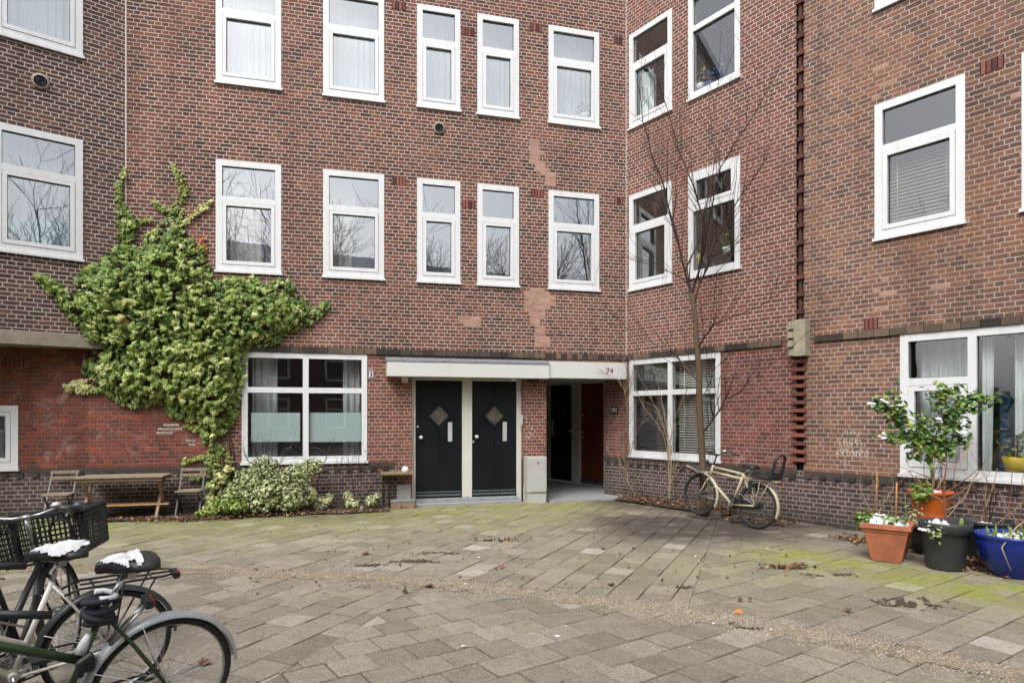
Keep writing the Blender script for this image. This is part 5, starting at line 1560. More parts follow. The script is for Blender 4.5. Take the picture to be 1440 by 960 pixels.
for i in range(N):
    a0 = WC.s(150) + (WC.s(545) - WC.s(150)) * i / N; a1 = WC.s(150) + (WC.s(545) - WC.s(150)) * (i + 1) / N
    def h2_(a, k): return .012 + .05 * k + .02 * vn(a * 4, k * 2)
    def w_(a): return .72 + .12 * vn(a * 1.7, 3.3)
    for k in range(4):
        so_.face([WC.P(a0, w_(a0) * (1 - k / 4), h2_(a0, k / 4)), WC.P(a1, w_(a1) * (1 - k / 4), h2_(a1, k / 4)), WC.P(a1, w_(a1) * (1 - (k + 1) / 4), h2_(a1, (k + 1) / 4)), WC.P(a0, w_(a0) * (1 - (k + 1) / 4), h2_(a0, (k + 1) / 4))], smooth=True)
tag(so_.build('planting_soil', M['soil']), kind='structure')

# leaf litter
lt = MB(); rl = random.Random(9)
def litter(c, sx, sy, n, d=V((1, 0, 0)), z=.012, size=(.03, .075)):
    d = d.normalized(); e_ = V((-d.y, d.x, 0))
    for _ in range(n):
        p = c + d * rl.gauss(0, sx) + e_ * rl.gauss(0, sy); p.z = z + abs(rl.gauss(0, .018))
        leaf_add(lt, p, V((rl.uniform(-.7, .7), rl.uniform(-.7, .7), 1)), V((rl.uniform(-1, 1), rl.uniform(-1, 1), 0)), rl.uniform(*size), OVAL, rl.random(), rl.uniform(-.6, .9))
dl = V((WC.d.x, WC.d.y, 0)); d1_ = V((W1.d.x, W1.d.y, 0)); d2_ = V((W2.d.x, W2.d.y, 0))
for px, py, n in ((180, 733, 60), (225, 732, 120), (262, 733, 130), (300, 731, 70), (350, 728, 60), (420, 724, 120), (470, 722, 90), (520, 720, 40)):
    litter(ground_at(px, py), .28, .07, n, dl, .03)
for px, py, n in ((905, 699, 90), (940, 704, 130), (975, 712, 120), (1010, 722, 110), (1090, 738, 90), (1040, 735, 40)):
    litter(ground_at(px, py), .22, .08, n, d1_, .05)
for px, py, n in ((1216, 762, 160), (1290, 775, 160), (1375, 795, 220), (1300, 768, 120), (1360, 800, 90), (1400, 775, 120), (1330, 760, 60)):
    litter(ground_at(px, py), .2, .10, n, d2_, .012)
litter(ground_at(1107, 799), .13, .04, 110, V((1, .1, 0)), .012, (.02, .06))
litter(ground_at(700, 760), .18, .05, 45, V((1, 0, 0)), .008, (.03, .06))
litter(ground_at(1040, 845), .05, .02, 3, V((1, 0, 0)), .008)
for _ in range(170):
    p = ground_at(rl.uniform(330, 1120), rl.uniform(735, 835))
    litter(p, .02, .02, 1, V((1, 0, 0)), .008, (.02, .05))
for _ in range(420):
    a_ = rl.uniform(.15, 2.7); w_2 = rl.uniform(.05, .5)
    p = W1.P(a_, w_2, 0); litter(p, .01, .01, 1, V((1, 0, 0)), .05 + .05 * (1 - w_2 / .5))
tag(lt.build('leaf_litter', M['dead']), 'brown fallen leaves gathered along the walls and between the pots', 'fallen leaves', kind='stuff')
def one_leaf(px, py, size, mat, label, group=None, curl=.9, tint=.5):
    m = MB(); p = ground_at(px, py); p.z = .02
    leaf_add(m, p, V((rl.uniform(-.35, .35), rl.uniform(-.4, .1), 1)), V((rl.uniform(-1, 1), rl.uniform(-1, 1), 0)), size * .8, IVY, tint, curl)
    o = m.build('fallen_leaf', mat); tag(o, label, 'leaf', group)
one_leaf(1038, 861, .13, M['orangeleaf'], 'single orange leaf on the paving right of centre', curl=.3)
one_leaf(706, 798, .10, M['redleaf'], 'small red leaf on the mossy paving before the doors', curl=.5)
GL = 'curled brown leaves on the paving'
for px, py, s in ((515, 779, .13), (604, 826, .13), (860, 824, .10), (1278, 700, .0), (287, 934, .12), (848, 773, .09), (1192, 860, .08), (570, 834, .09)):
    if s: one_leaf(px, py, s, M['dead'], 'curled brown dead leaf lying alone on the paving', GL, -.35, rl.random())
# dark crusts of dirt on the flags
cr_ = MB()
def crust(px, py, w, d, seed):
    r = random.Random(seed); c = ground_at(px, py)
    for _ in range(int(1600 * w * d * 4)):
        x, y = c.x + r.gauss(0, w * .5), c.y + r.gauss(0, d * .5)
        if vn(x * 6, y * 6, seed) < -.12: continue
        s = r.uniform(.006, .028); n = 6
        pts = [V((x + math.cos(k) * s * r.uniform(.5, 1), y + math.sin(k) * s * r.uniform(.5, 1), .0055 + r.random() * .001)) for k in range(n)]
        cc = V((x, y, .008 + r.random() * .008))
        for k in range(n): cr_.face([cc, pts[k], pts[(k + 1) % n]], tint=r.random())
for a_ in ((1282, 848, .30, .16, 1), (1058, 884, .16, .05, 2), (1030, 876, .10, .03, 3), (592, 789, .34, .10, 4), (522, 795, .22, .08, 5), (960, 826, .10, .05, 6), (620, 778, .26, .08, 7), (1165, 808, .30, .06, 8)): crust(*a_)
tag(cr_.build('dirt_crust', M['crust']), 'dark crumbs of soil and moss lying in patches on the paving', 'dirt', kind='stuff')
for i in range(14):
    m = MB(); p = ground_at(rl.uniform(420, 1100), rl.uniform(745, 945)); p.z = .012
    leaf_add(m, p, V((rl.uniform(-.2, .2), rl.uniform(-.2, .2), 1)), V((1, rl.uniform(-1, 1), 0)), rl.uniform(.02, .05), OVAL, .5, .3)
    tag(m.build('litter_scrap', M['snow']), 'tiny white scrap lying on the paving', 'litter', 'white scraps on the paving')
# ------------------------------------------------------------------ pots on the right
def round_pot(name, c, z0, prof, mat, label, group=None, soil_z=None, soil_r=None, snow=None, seed=1, cat='plant pot', soil_mat='soil'):
    o = empty(name, (c.x, c.y, z0), label, cat, group)
    m = MB(); m.lathe(prof, 40, (c.x, c.y, z0)); m.build('pot', mat, o)
    r = random.Random(seed)
    m = MB(); n = 28
    cc = V((c.x, c.y, z0 + soil_z + .02))
    rings = [[cc]]
    for q in (.35, .7, 1.0):
        rings.append([V((c.x + math.cos(i * 6.283 / n) * soil_r * q, c.y + math.sin(i * 6.283 / n) * soil_r * q, z0 + soil_z + (.018 * r.uniform(-1, 1) if q < 1 else 0))) for i in range(n)])
    for i in range(n): m.face([cc, rings[1][i], rings[1][(i + 1) % n]], smooth=True)
    for a_, b_ in ((1, 2), (2, 3)):
        for i in range(n): m.face([rings[a_][i], rings[b_][i], rings[b_][(i + 1) % n], rings[a_][(i + 1) % n]], smooth=True)
    m.build('soil', M[soil_mat], o)
    return o
def snow_heap(root, c, z, rx, ry, h, seed, rz=0.0, square=False, holes=.1):
    """lumpy snow blanket"""
    r = random.Random(seed); m = MB(); N = 22
    g_ = {}
    for i in range(N + 1):
        for j in range(N + 1):
            u, v = i / N * 2 - 1, j / N * 2 - 1
            q = max(abs(u), abs(v)) if square else math.hypot(u, v)
            edge = .82 + .22 * vn(u * 2.2 + seed, v * 2.2)
            f = max(0, 1 - (q / edge) ** 3) if q < edge else -1
            if f > 0 and vn(u * 3.5, v * 3.5, seed) < -.12: f = -1
            x, y = u * rx, v * ry
            X = c.x + x * math.cos(rz) - y * math.sin(rz); Y = c.y + x * math.sin(rz) + y * math.cos(rz)
            g_[i, j] = (V((X, Y, z + (f * h * (.6 + .7 * (vn(u * 3, v * 3, seed + 4) + .4)) if f > 0 else -.012))), f)
    vs = []; idx = {}
    for k_, (p, f) in g_.items(): idx[k_] = len(vs); vs.append(p)
    fs = []
    for i in range(N):
        for j in range(N):
            ks = [(i, j), (i + 1, j), (i + 1, j + 1), (i, j + 1)]
            if any(g_[k_][1] > 0 for k_ in ks): fs.append(tuple(idx[k_] for k_ in ks))
    m.mesh(vs, fs, smooth=True)
    return m.build('snow_cover', M['snow'], root)
def twigs(root, c, z, n, L, seed, mat, r0=.006, lean=.5, depth=1, part='twigs', base_r=.1, up=.2):
    r = random.Random(seed); m = MB()
    for _ in range(n):
        b = V((c.x + r.uniform(-1, 1) * base_r, c.y + r.uniform(-1, 1) * base_r, z))
        branch(m, b, V((r.uniform(-1, 1) * lean, r.uniform(-1, 1) * lean, 1)), L * r.uniform(.5, 1.1), r0 * r.uniform(.7, 1.1), depth, r, .6, up, (0, 2), .6, 6, .2, 5, .0016)
    return m.build(part, mat, root)
def leaves(root, c, z, rx, rz_, n, seed, mat, size, bright, part='foliage', shape=OVAL):
    r = random.Random(seed); m = MB()
    for _ in range(n):
        v = V((r.gauss(0, 1), r.gauss(0, 1), r.gauss(0, 1))).normalized() * (r.random() ** .4)
        p = V((c.x + v.x * rx, c.y + v.y * rx, z + v.z * rz_))
        leaf_add(m, p, v + V((0, 0, .7)), V((r.uniform(-1, 1), r.uniform(-1, 1), r.uniform(-.7, .5))), size * r.uniform(.6, 1.3), shape, max(0, min(1, bright + r.gauss(0, .2))), .2)
    return m.build(part, mat, root)

# square terracotta planter
c = V((4.49, 7.64, 0)); rz = rad(-38)
Mz = Matrix.Rotation(rz, 3, 'Z')
sq = empty('square_planter', c, 'square terracotta planter covered in snow with two bamboo canes', 'plant pot')
def frustum(m, w0, w1, z0, z1, inner=None):
    p = []
    for w, z in ((w0, z0), (w1, z1)):
        for sx, sy in ((-1, -1), (1, -1), (1, 1), (-1, 1)): p.append(c + Mz @ V((sx * w / 2, sy * w / 2, z)))
    m.box8(p)
ZR = .45
m = MB(); frustum(m, .31, .455, 0, .345); frustum(m, .47, .485, .347, ZR - .055)
def ringsq(m, wo, wi, z0, z1):
    for a_ in range(4):
        q = [(-wo / 2, -wo / 2), (wo / 2, -wo / 2), (wi / 2, -wi / 2), (-wi / 2, -wi / 2)]
        Mr = Mz @ Matrix.Rotation(a_ * math.pi / 2, 3, 'Z')
        m.box8([c + Mr @ V((x, y, z0)) for x, y in q] + [c + Mr @ V((x, y, z1)) for x, y in q])
ringsq(m, .525, .43, ZR - .06, ZR)
m.build('pot', M['terracotta'], sq, bevel=.008)
m = MB(); m.face([c + Mz @ V((sx * .218, sy * .218, ZR - .03)) for sx, sy in ((-1, -1), (1, -1), (1, 1), (-1, 1))]); m.build('soil', M['soil'], sq)
snow_heap(sq, c + V((-.03, 0, 0)), ZR - .02, .27, .25, .10, 3, rz, True)
leaves(sq, c + V((-.26, .05, 0)), ZR + .02, .12, .12, 170, 5, M['fresh'], .05, .6)
leaves(sq, c + V((.0, -.02, 0)), ZR + .035, .22, .055, 260, 6, M['variegated'], .045, .45, 'undergrowth')
for k, (dx, dy, h) in enumerate(((.08, -.02, .52), (-.03, .2, .62))):
    m = MB(); b = c + V((dx, dy, ZR - .04)); m.tube([b, b + V((.01, .0, h))], .009, 8); m.build('cane', M['bamboo'], sq)
twigs(sq, c + V((-.16, .14, 0)), ZR - .02, 9, .55, 7, M['bark_tan'], .005, .5)
twigs(sq, c + V((.28, .1, 0)), ZR - .02, 5, .38, 8, M['bark_tan'], .005, .7)
leaves(sq, c + V((.33, .06, 0)), ZR + .10, .16, .16, 60, 9, M['variegated'], .045, .5, 'side_foliage')

# anthracite round pot
c2 = V((4.87, 7.20, 0)); h2z = .53
p2 = round_pot('round_pot', c2, 0, [(r_ * .83, z_) for r_, z_ in ((.001, 0), (.215, 0), (.225, .02), (.275, h2z - .13), (.279, h2z - .125), (.305, h2z - .12), (.318, h2z - .02), (.312, h2z), (.292, h2z), (.285, h2z - .02), (.27, h2z - .12), (.001, h2z - .12))], M['darkpot'], 'tall anthracite round pot with snow and a reddish bare stem', None, h2z - .09, .225)
snow_heap(p2, c2 + V((-.10, -.02, 0)), h2z - .085, .20, .20, .11, 4)
branch_m = MB(); rr_ = random.Random(15)
b = c2 + V((.03, .03, h2z - .08))
branch_m.tube([b, b + V((0, 0, .14)), b + V((-.02, 0, .30)), b + V((.0, 0.02, .55)), b + V((.04, .02, .85))], [.018, .015, .012, .009, .006], 8, .4)
for hgt, dx in ((.12, 1), (.2, 1), (.28, -.6), (.32, .8), (.42, 1), (.5, -.8), (.6, .7), (.7, -.5)):
    branch(branch_m, b + V((0, 0, hgt)), V((dx, rr_.uniform(-.3, .3), .35)), rr_.uniform(.35, .7), .007, 1, rr_, .6, .1, (0, 2), .6, 6, .22, 5, .0018)
branch_m.build('stem', M['stem_red'], p2)
m = MB(); 
for k in range(2): leaf_add(m, c2 + V((.15 + .02 * k, -.04, h2z - .02)), V((-.3, -1, .1)), V((.05, 0, 1)), .13, [(0, .5), (.10, .3), (.12, 0), (.06, -.4), (0, -.55), (-.06, -.4), (-.12, 0), (-.10, .3)], .8)
m.build('shoot', M['fresh'], p2)
leaves(p2, c2 + V((-.2, -.14, 0)), h2z - .10, .10, .14, 46, 16, M['variegated'], .05, .5)

# orange pot on a plinth with the leafy shrub
c3 = V((5.23, 8.0, 0)); z3 = .40
m = MB(); m.lathe([(.001, 0), (.2, 0), (.23, .36), (.001, .36)], 24, c3); tag(m.build('upturned_pot', M['blackpot']), 'dark upturned pot that carries the orange pot', 'pot')
m = MB(); m.lathe([(.001, .362), (.34, .362), (.345, .395), (.001, .397)], 28, c3); tag(m.build('stone_slab', M['cream']), 'pale round stone slab under the orange pot', 'slab')
h3 = .385
p3 = round_pot('round_pot', c3, z3, [(r_ * .85, z_) for r_, z_ in ((.001, 0), (.16, 0), (.175, .02), (.215, .14), (.25, .27), (.262, h3 - .05), (.285, h3 - .045), (.298, h3 - .02), (.29, h3), (.26, h3), (.252, h3 - .03), (.001, h3 - .06))], M['orangepot'], 'orange glazed pot on a pale slab holding a leafy camellia shrub', None, h3 - .05, .212)
snow_heap(p3, c3 + V((.0, -.12, 0)), z3 + h3 - .04, .13, .09, .05, 6)
m = MB(); rc = random.Random(18)
zb = z3 + h3 - .06
tr_ = [c3 + V((.02, 0, zb)), c3 + V((.03, 0, zb + .2)), c3 + V((.01, 0, zb + .42)), c3 + V((.0, 0, zb + .62))]
m.tube(tr_, [.026, .022, .019, .016], 9, .6)
for k in range(5):
    a_ = k * 1.3; b = c3 + V((.06 * math.cos(a_), .06 * math.sin(a_), zb)); m.tube([b, b + V((.05 * math.cos(a_), .05 * math.sin(a_), .16)), b + V((.10 * math.cos(a_), .1 * math.sin(a_), .24))], [.01, .008, .005], 6, .7)
ends = []
# traced limbs of the crown: (picture x, picture y, depth)
def q3(px, py, y): return V(((px - 720) / FPX * y, y, H - (py - 584) / FPX * y))
for ln in ([(1308, 640), (1290, 615), (1272, 600), (1262, 575), (1258, 552)], [(1290, 618), (1262, 612), (1240, 612)], [(1272, 600), (1262, 585), (1240, 570), (1226, 566)], [(1308, 640), (1316, 612), (1326, 590), (1322, 565), (1318, 550)], [(1326, 592), (1345, 580), (1362, 568), (1378, 555), (1392, 560)], [(1326, 595), (1340, 592), (1352, 595)], [(1310, 635), (1326, 622), (1342, 618), (1358, 620)], [(1300, 628), (1300, 600), (1296, 580)], [(1308, 640), (1322, 636), (1340, 632)], [(1318, 560), (1332, 552), (1344, 550)], [(1290, 615), (1282, 640)], [(1345, 580), (1352, 564)]):
    yy = 7.98 + rc.uniform(-.22, .18)
    P = [q3(x, y, 7.98 + (yy - 7.98) * i / len(ln)) for i, (x, y) in enumerate(ln)]
    m.tube(P, [.012 - .009 * i / len(P) for i in range(len(P))], 6, rc.random())
    ends.append(P)
tk = m.build('trunk', M['bark_tan'], p3)
m = MB(); fl = MB()
for P in ends:
    for i in range(1, len(P)):
        for k in range(34):
            p = P[i - 1].lerp(P[i], rc.random()) + V((rc.gauss(0, .055), rc.gauss(0, .06), rc.gauss(0, .05)))
            leaf_add(m, p, V((rc.uniform(-.8, .8), -rc.uniform(-.2, 1), rc.uniform(.1, 1.1))), V((rc.uniform(-1, 1), rc.uniform(-.6, .6), rc.uniform(-.8, .3))), rc.uniform(.055, .105), OVAL, max(0, min(1, rc.gauss(.5, .28))), .25)
m.build('foliage', M['fresh'], p3)
for (px, py) in ((1226, 567), (1243, 563), (1262, 566), (1320, 590), (1240, 612), (1356, 597), (1352, 606)):
    p = q3(px, py, 7.85); 
    for k in range(4): leaf_add(fl, p + V((rc.gauss(0, .025), rc.gauss(0, .02), rc.gauss(0, .022))), V((rc.uniform(-.6, .6), -.6, 1)), V((rc.uniform(-1, 1), 0, rc.uniform(-1, .2))), rc.uniform(.05, .09), OVAL, .5, .3)
fl.build('snow_cover', M['snow'], p3)
leaves(p3, c3 + V((-.2, -.14, 0)), z3 + h3 + .01, .13, .14, 90, 19, M['fresh'], .085, .72, 'rim_plant')
twigs(p3, c3 + V((.1, 0, 0)), zb, 8, .7, 20, M['stem_red'], .006, .9, 1)

# black tub behind
c4 = V((5.72, 7.72, 0)); h4 = .46
p4 = round_pot('round_pot', c4, 0, [(r_ * .88, z_) for r_, z_ in ((.001, 0), (.22, 0), (.235, .02), (.28, h4 - .06), (.31, h4 - .05), (.318, h4 - .02), (.31, h4), (.285, h4), (.278, h4 - .03), (.001, h4 - .08))], M['blackpot'], 'wide black plastic tub with twigs between the orange pot and the blue bowl', None, h4 - .07, .24)
snow_heap(p4, c4 + V((-.06, -.05, 0)), h4 - .06, .13, .10, .05, 8)
twigs(p4, c4, h4 - .08, 12, .85, 21, M['stem_red'], .007, 1.1, 2, base_r=.12)
# blue bowl
c5 = V((5.38, 6.88, 0)); h5 = .45
p5 = round_pot('round_pot', c5, 0, [(.001, 0), (.18, 0), (.19, .015), (.255, .10), (.305, .21), (.33, .32), (.335, h5 - .075), (.33, h5 - .06), (.345, h5 - .045), (.352, h5 - .015), (.34, h5), (.315, h5 - .005), (.305, h5 - .05), (.001, h5 - .09)], M['bluepot'], 'glossy cobalt blue glazed bowl with snow and green bulb shoots', None, h5 - .06, .31)
snow_heap(p5, c5 + V((.02, -.02, 0)), h5 - .055, .30, .28, .07, 9)
m = MB(); rsx = random.Random(22)
BLADE = [(0, .5), (.09, .3), (.11, 0), (.06, -.35), (0, -.6), (-.06, -.35), (-.11, 0), (-.09, .3)]
for _ in range(26):
    b = c5 + V((rsx.uniform(-.22, .2), rsx.uniform(-.2, .1), h5 - .0))
    leaf_add(m, b, V((rsx.uniform(-.6, .6), -1, .15)), V((rsx.uniform(-.25, .25), 0, 1)), rsx.uniform(.09, .17), BLADE, rsx.uniform(.4, .95), .3)
m.build('shoots', M['fresh'], p5)
leaves(p5, c5 + V((.02, -.04, 0)), h5 - .015, .26, .03, 150, 25, M['variegated'], .035, .3)
m = MB(); b = c5 + V((.02, 0, h5 - .06))
m.tube([c5 + V((-.22, -.26, .12)), c5 + V((-.30, -.24, h5 - .1)), c5 + V((-.12, -.2, h5 + .10)), c5 + V((.04, -.1, h5 + .15)), c5 + V((.10, -.05, h5 - .05))], [.006, .007, .007, .007, .008], 6, .9)
m.build('dry_stalk', M['bark_tan'], p5)
twigs(p5, c5 + V((.12, .1, 0)), h5 - .06, 5, 1.0, 23, M['stem_red'], .007, .5, 1)

# ------------------------------------------------------------------ bicycles (local frame: x forward, y to the rider's left, z up, origin on the ground below the rear hub)
WR = .345
def arc(cx, cz, r, a0, a1, n, y=0.0): return [V((cx + r * math.cos(rad(a0 + (a1 - a0) * i / n)), y, cz + r * math.sin(rad(a0 + (a1 - a0) * i / n)))) for i in range(n + 1)]
def wheel(root, cx, name, rim_mat, y=0.0, tread=.02, seed=1, spoke='steel', spoke_r=.0016):
    m = MB()
    R0 = WR - .032
    ringp = [V((cx + R0 * math.cos(i * 6.283185 / 48), y, WR + R0 * math.sin(i * 6.283185 / 48))) for i in range(48)]
    m.tube(ringp, .0125, 8, closed=True)
    m.tube([V((cx, y - .055, WR)), V((cx, y - .03, WR)), V((cx, y + .03, WR)), V((cx, y + .055, WR))], [.012, .022, .022, .012], 12)
    m.tube([V((cx, y - .085, WR)), V((cx, y + .085, WR))], .007, 8)
    w = m.build(name, rim_mat, root, world=False)
    m = MB()
    rt_ = WR - tread
    m.tube([V((cx + rt_ * math.cos(i * 6.283185 / 56), y, WR + rt_ * math.sin(i * 6.283185 / 56))) for i in range(56)], tread, 12, closed=True)
    m.build('tyre', M['rubber'], w, world=False)
    m = MB(); 
    for i in range(32):
        a = i * 6.283185 / 32; sgn = 1 if i % 2 else -1
        ao = a + (.5 if (i // 2) % 2 else -.5) * .9
        m.tube([V((cx + .02 * math.cos(ao), y + sgn * .028, WR + .02 * math.sin(ao))), V((cx + R0 * math.cos(a), y, WR + R0 * math.sin(a)))], spoke_r, 4, cap=False)
    m.build('spokes', M[spoke], w, world=False)
    return w
def fender(root, cx, a0, a1, mat, width=.028, stay=True, stay_mat='steel', angles=(40, 75)):
    m = MB(); n = 26; r = WR + .022
    prof = [(-width, -.014), (-width * .7, .004), (0, .010), (width * .7, .004), (width, -.014)]
    rows = []
    for i in range(n + 1):
        a = rad(a0 + (a1 - a0) * i / n)
        rows.append([V((cx + (r + dz) * math.cos(a), dy, WR + (r + dz) * math.sin(a))) for dy, dz in prof] + [V((cx + (r + dz - .003) * math.cos(a), dy, WR + (r + dz - .003) * math.sin(a))) for dy, dz in reversed(prof)])
    vs = [p for row in rows for p in row]; k = len(prof) * 2; fs = []
    for i in range(n):
        for j in range(k):
            fs.append((i * k + j, i * k + (j + 1) % k, (i + 1) * k + (j + 1) % k, (i + 1) * k + j))
    m.mesh(vs, fs, smooth=True)
    f = m.build('fender', mat, root, world=False)
    if stay:
        m = MB()
        for a in angles:
            for s in (-1, 1):
                m.tube([V((cx, s * .062, WR)), V((cx + (r - .005) * math.cos(rad(a)), s * width, WR + (r - .005) * math.sin(rad(a))))], .0026, 5)
        m.build('fender_stay', M[stay_mat], f, world=False)
    return f
def saddle(root, x, z, snow=0, wide=.11, mat='leather', seed=1):
    m = MB(); secs = [(-.135, .30, -.01), (-.12, .8, .004), (-.085, 1.0, .012), (-.03, .93, .006), (.02, .62, .0), (.07, .36, .002), (.12, .24, .004), (.145, .12, -.006)]
    rows = []
    for (sx, w, dz) in secs:
        ww = wide * w; row = []
        for (u, h) in ((-1, -.035), (-1.02, -.012), (-.75, .016), (-.3, .024), (0, .018), (.3, .024), (.75, .016), (1.02, -.012), (1, -.035), (0, -.030)):
            row.append(V((x + sx, u * ww, z + dz + h)))
        rows.append(row)
    k = 10; vs = [p for r_ in rows for p in r_]; fs = []
    for i in range(len(rows) - 1):
        for j in range(k): fs.append((i * k + j, (i + 1) * k + j, (i + 1) * k + (j + 1) % k, i * k + (j + 1) % k))
    fs.append(tuple(range(k))); fs.append(tuple((len(rows) - 1) * k + j for j in reversed(range(k))))
    m.mesh(vs, fs, smooth=True)
    s = m.build('saddle', M[mat], root, world=False)
    sb = s.modifiers.new('Subsurf', 'SUBSURF'); sb.levels = 1; sb.render_levels = 2
    if snow:
        m = MB(); N = 26; vs = []; ok = []
        for i in range(N + 1):
            for j in range(N + 1):
                u, v = i / N * 2 - 1, j / N * 2 - 1
                half = max(.02, wide * (.92 if u < 0 else .92 - .75 * u))
                q = math.hypot(u, v) + .30 * vn(u * 2.4 + seed, v * 2.4, seed * .7)
                if snow == 1 and -.05 < u < .12: q += .5
                f_ = 1 - q ** 2.2 if 0 <= q < 1 else (1 if q < 0 else -1)
                if u < -.35 and snow == 1: f_ = -1
                th = .020 * max(0, f_) ** .6 * (.7 + .6 * vn(u * 3, v * 3, 5 + seed))
                vs.append(V((x + u * .135, v * half, z + .030 - .030 * v * v + (.012 if u < -.3 else .004) * (1 if u < .5 else .3) - (.02 if u > .6 else 0) * (u - .6) + th if f_ > 0 else z)))
                ok.append(f_ > 0)
        fs = []
        for i in range(N):
            for j in range(N):
                ks = [i * (N + 1) + j, (i + 1) * (N + 1) + j, (i + 1) * (N + 1) + j + 1, i * (N + 1) + j + 1]
                if sum(ok[k_] for k_ in ks) == 4: fs.append(tuple(ks))
        m.mesh(vs, fs, smooth=True)
        m.build('snow_cover', M['snow'], s, world=False)
    m = MB(); m.tube([V((x - .10, -.02, z - .035)), V((x - .02, -.02, z - .06)), V((x + .1, -.012, z - .03))], .004, 5); m.tube([V((x - .10, .02, z - .035)), V((x - .02, .02, z - .06)), V((x + .1, .012, z - .03))], .004, 5)
    m.box((x - .01, 0, z - .062), (.04, .05, .03)); m.build('saddle_rail', M['alu'], s, world=False)
    return s
def handlebar(root, x, z, mat, width=.30, back=.22, rise=.05, stem_from=None, grip='blackplastic', drop=0.0, bell=True, cables=True):
    m = MB()
    for s in (-1, 1):
        m.tube([V((x, 0, z)), V((x + .01, s * .08, z + .005)), V((x + .01, s * width * .62, z + rise)), V((x - back * .45, s * width * .95, z + rise * .8 - drop * .5)), V((x - back, s * width, z + rise * .6 - drop))], .0115, 9)
    if stem_from is not None: m.tube([stem_from, V((x, 0, z - .01))], .0135, 10)
    m.tube([V((x, -.03, z)), V((x, .03, z))], .02, 12)
    h = m.build('handlebar', mat, root, world=False)
    for s in (-1, 1):
        g_ = MB(); a = V((x - back * .42, s * width * .945, z + rise * .8 - drop * .48)); b = V((x - back - .03, s * (width + .003), z + rise * .6 - drop))
        g_.tube([a, b], [.0165, .0175], 12); g_.build('grip', M[grip], h, world=False)
        l_ = MB(); l_.tube([V((x - .01, s * width * .75, z + rise - .01)), V((x - .03, s * width * .86, z + rise - .035)), V((x - back * .8, s * (width * .93), z + rise * .5 - drop - .04))], [.008, .006, .005], 6); l_.build('brake_lever', M['alu'], h, world=False)
    if bell:
        b_ = MB(); b_.lathe([(.001, .03), (.02, .026), (.03, .012), (.031, 0), (.001, 0)], 16, (x, -width * .6, z + rise + .012)); b_.build('bell', M['steel'], h, world=False)
    if cables:
        c_ = MB()
        for s in (-1, 1): c_.tube([V((x - .02, s * width * .8, z + rise)), V((x + .10, s * width * .5, z + rise + .05)), V((x + .13, s * .05, z - .02)), V((x + .04, s * .015, z - .22))], .0028, 5)
        c_.build('cable', M['blackplastic'], h, world=False)
    return h
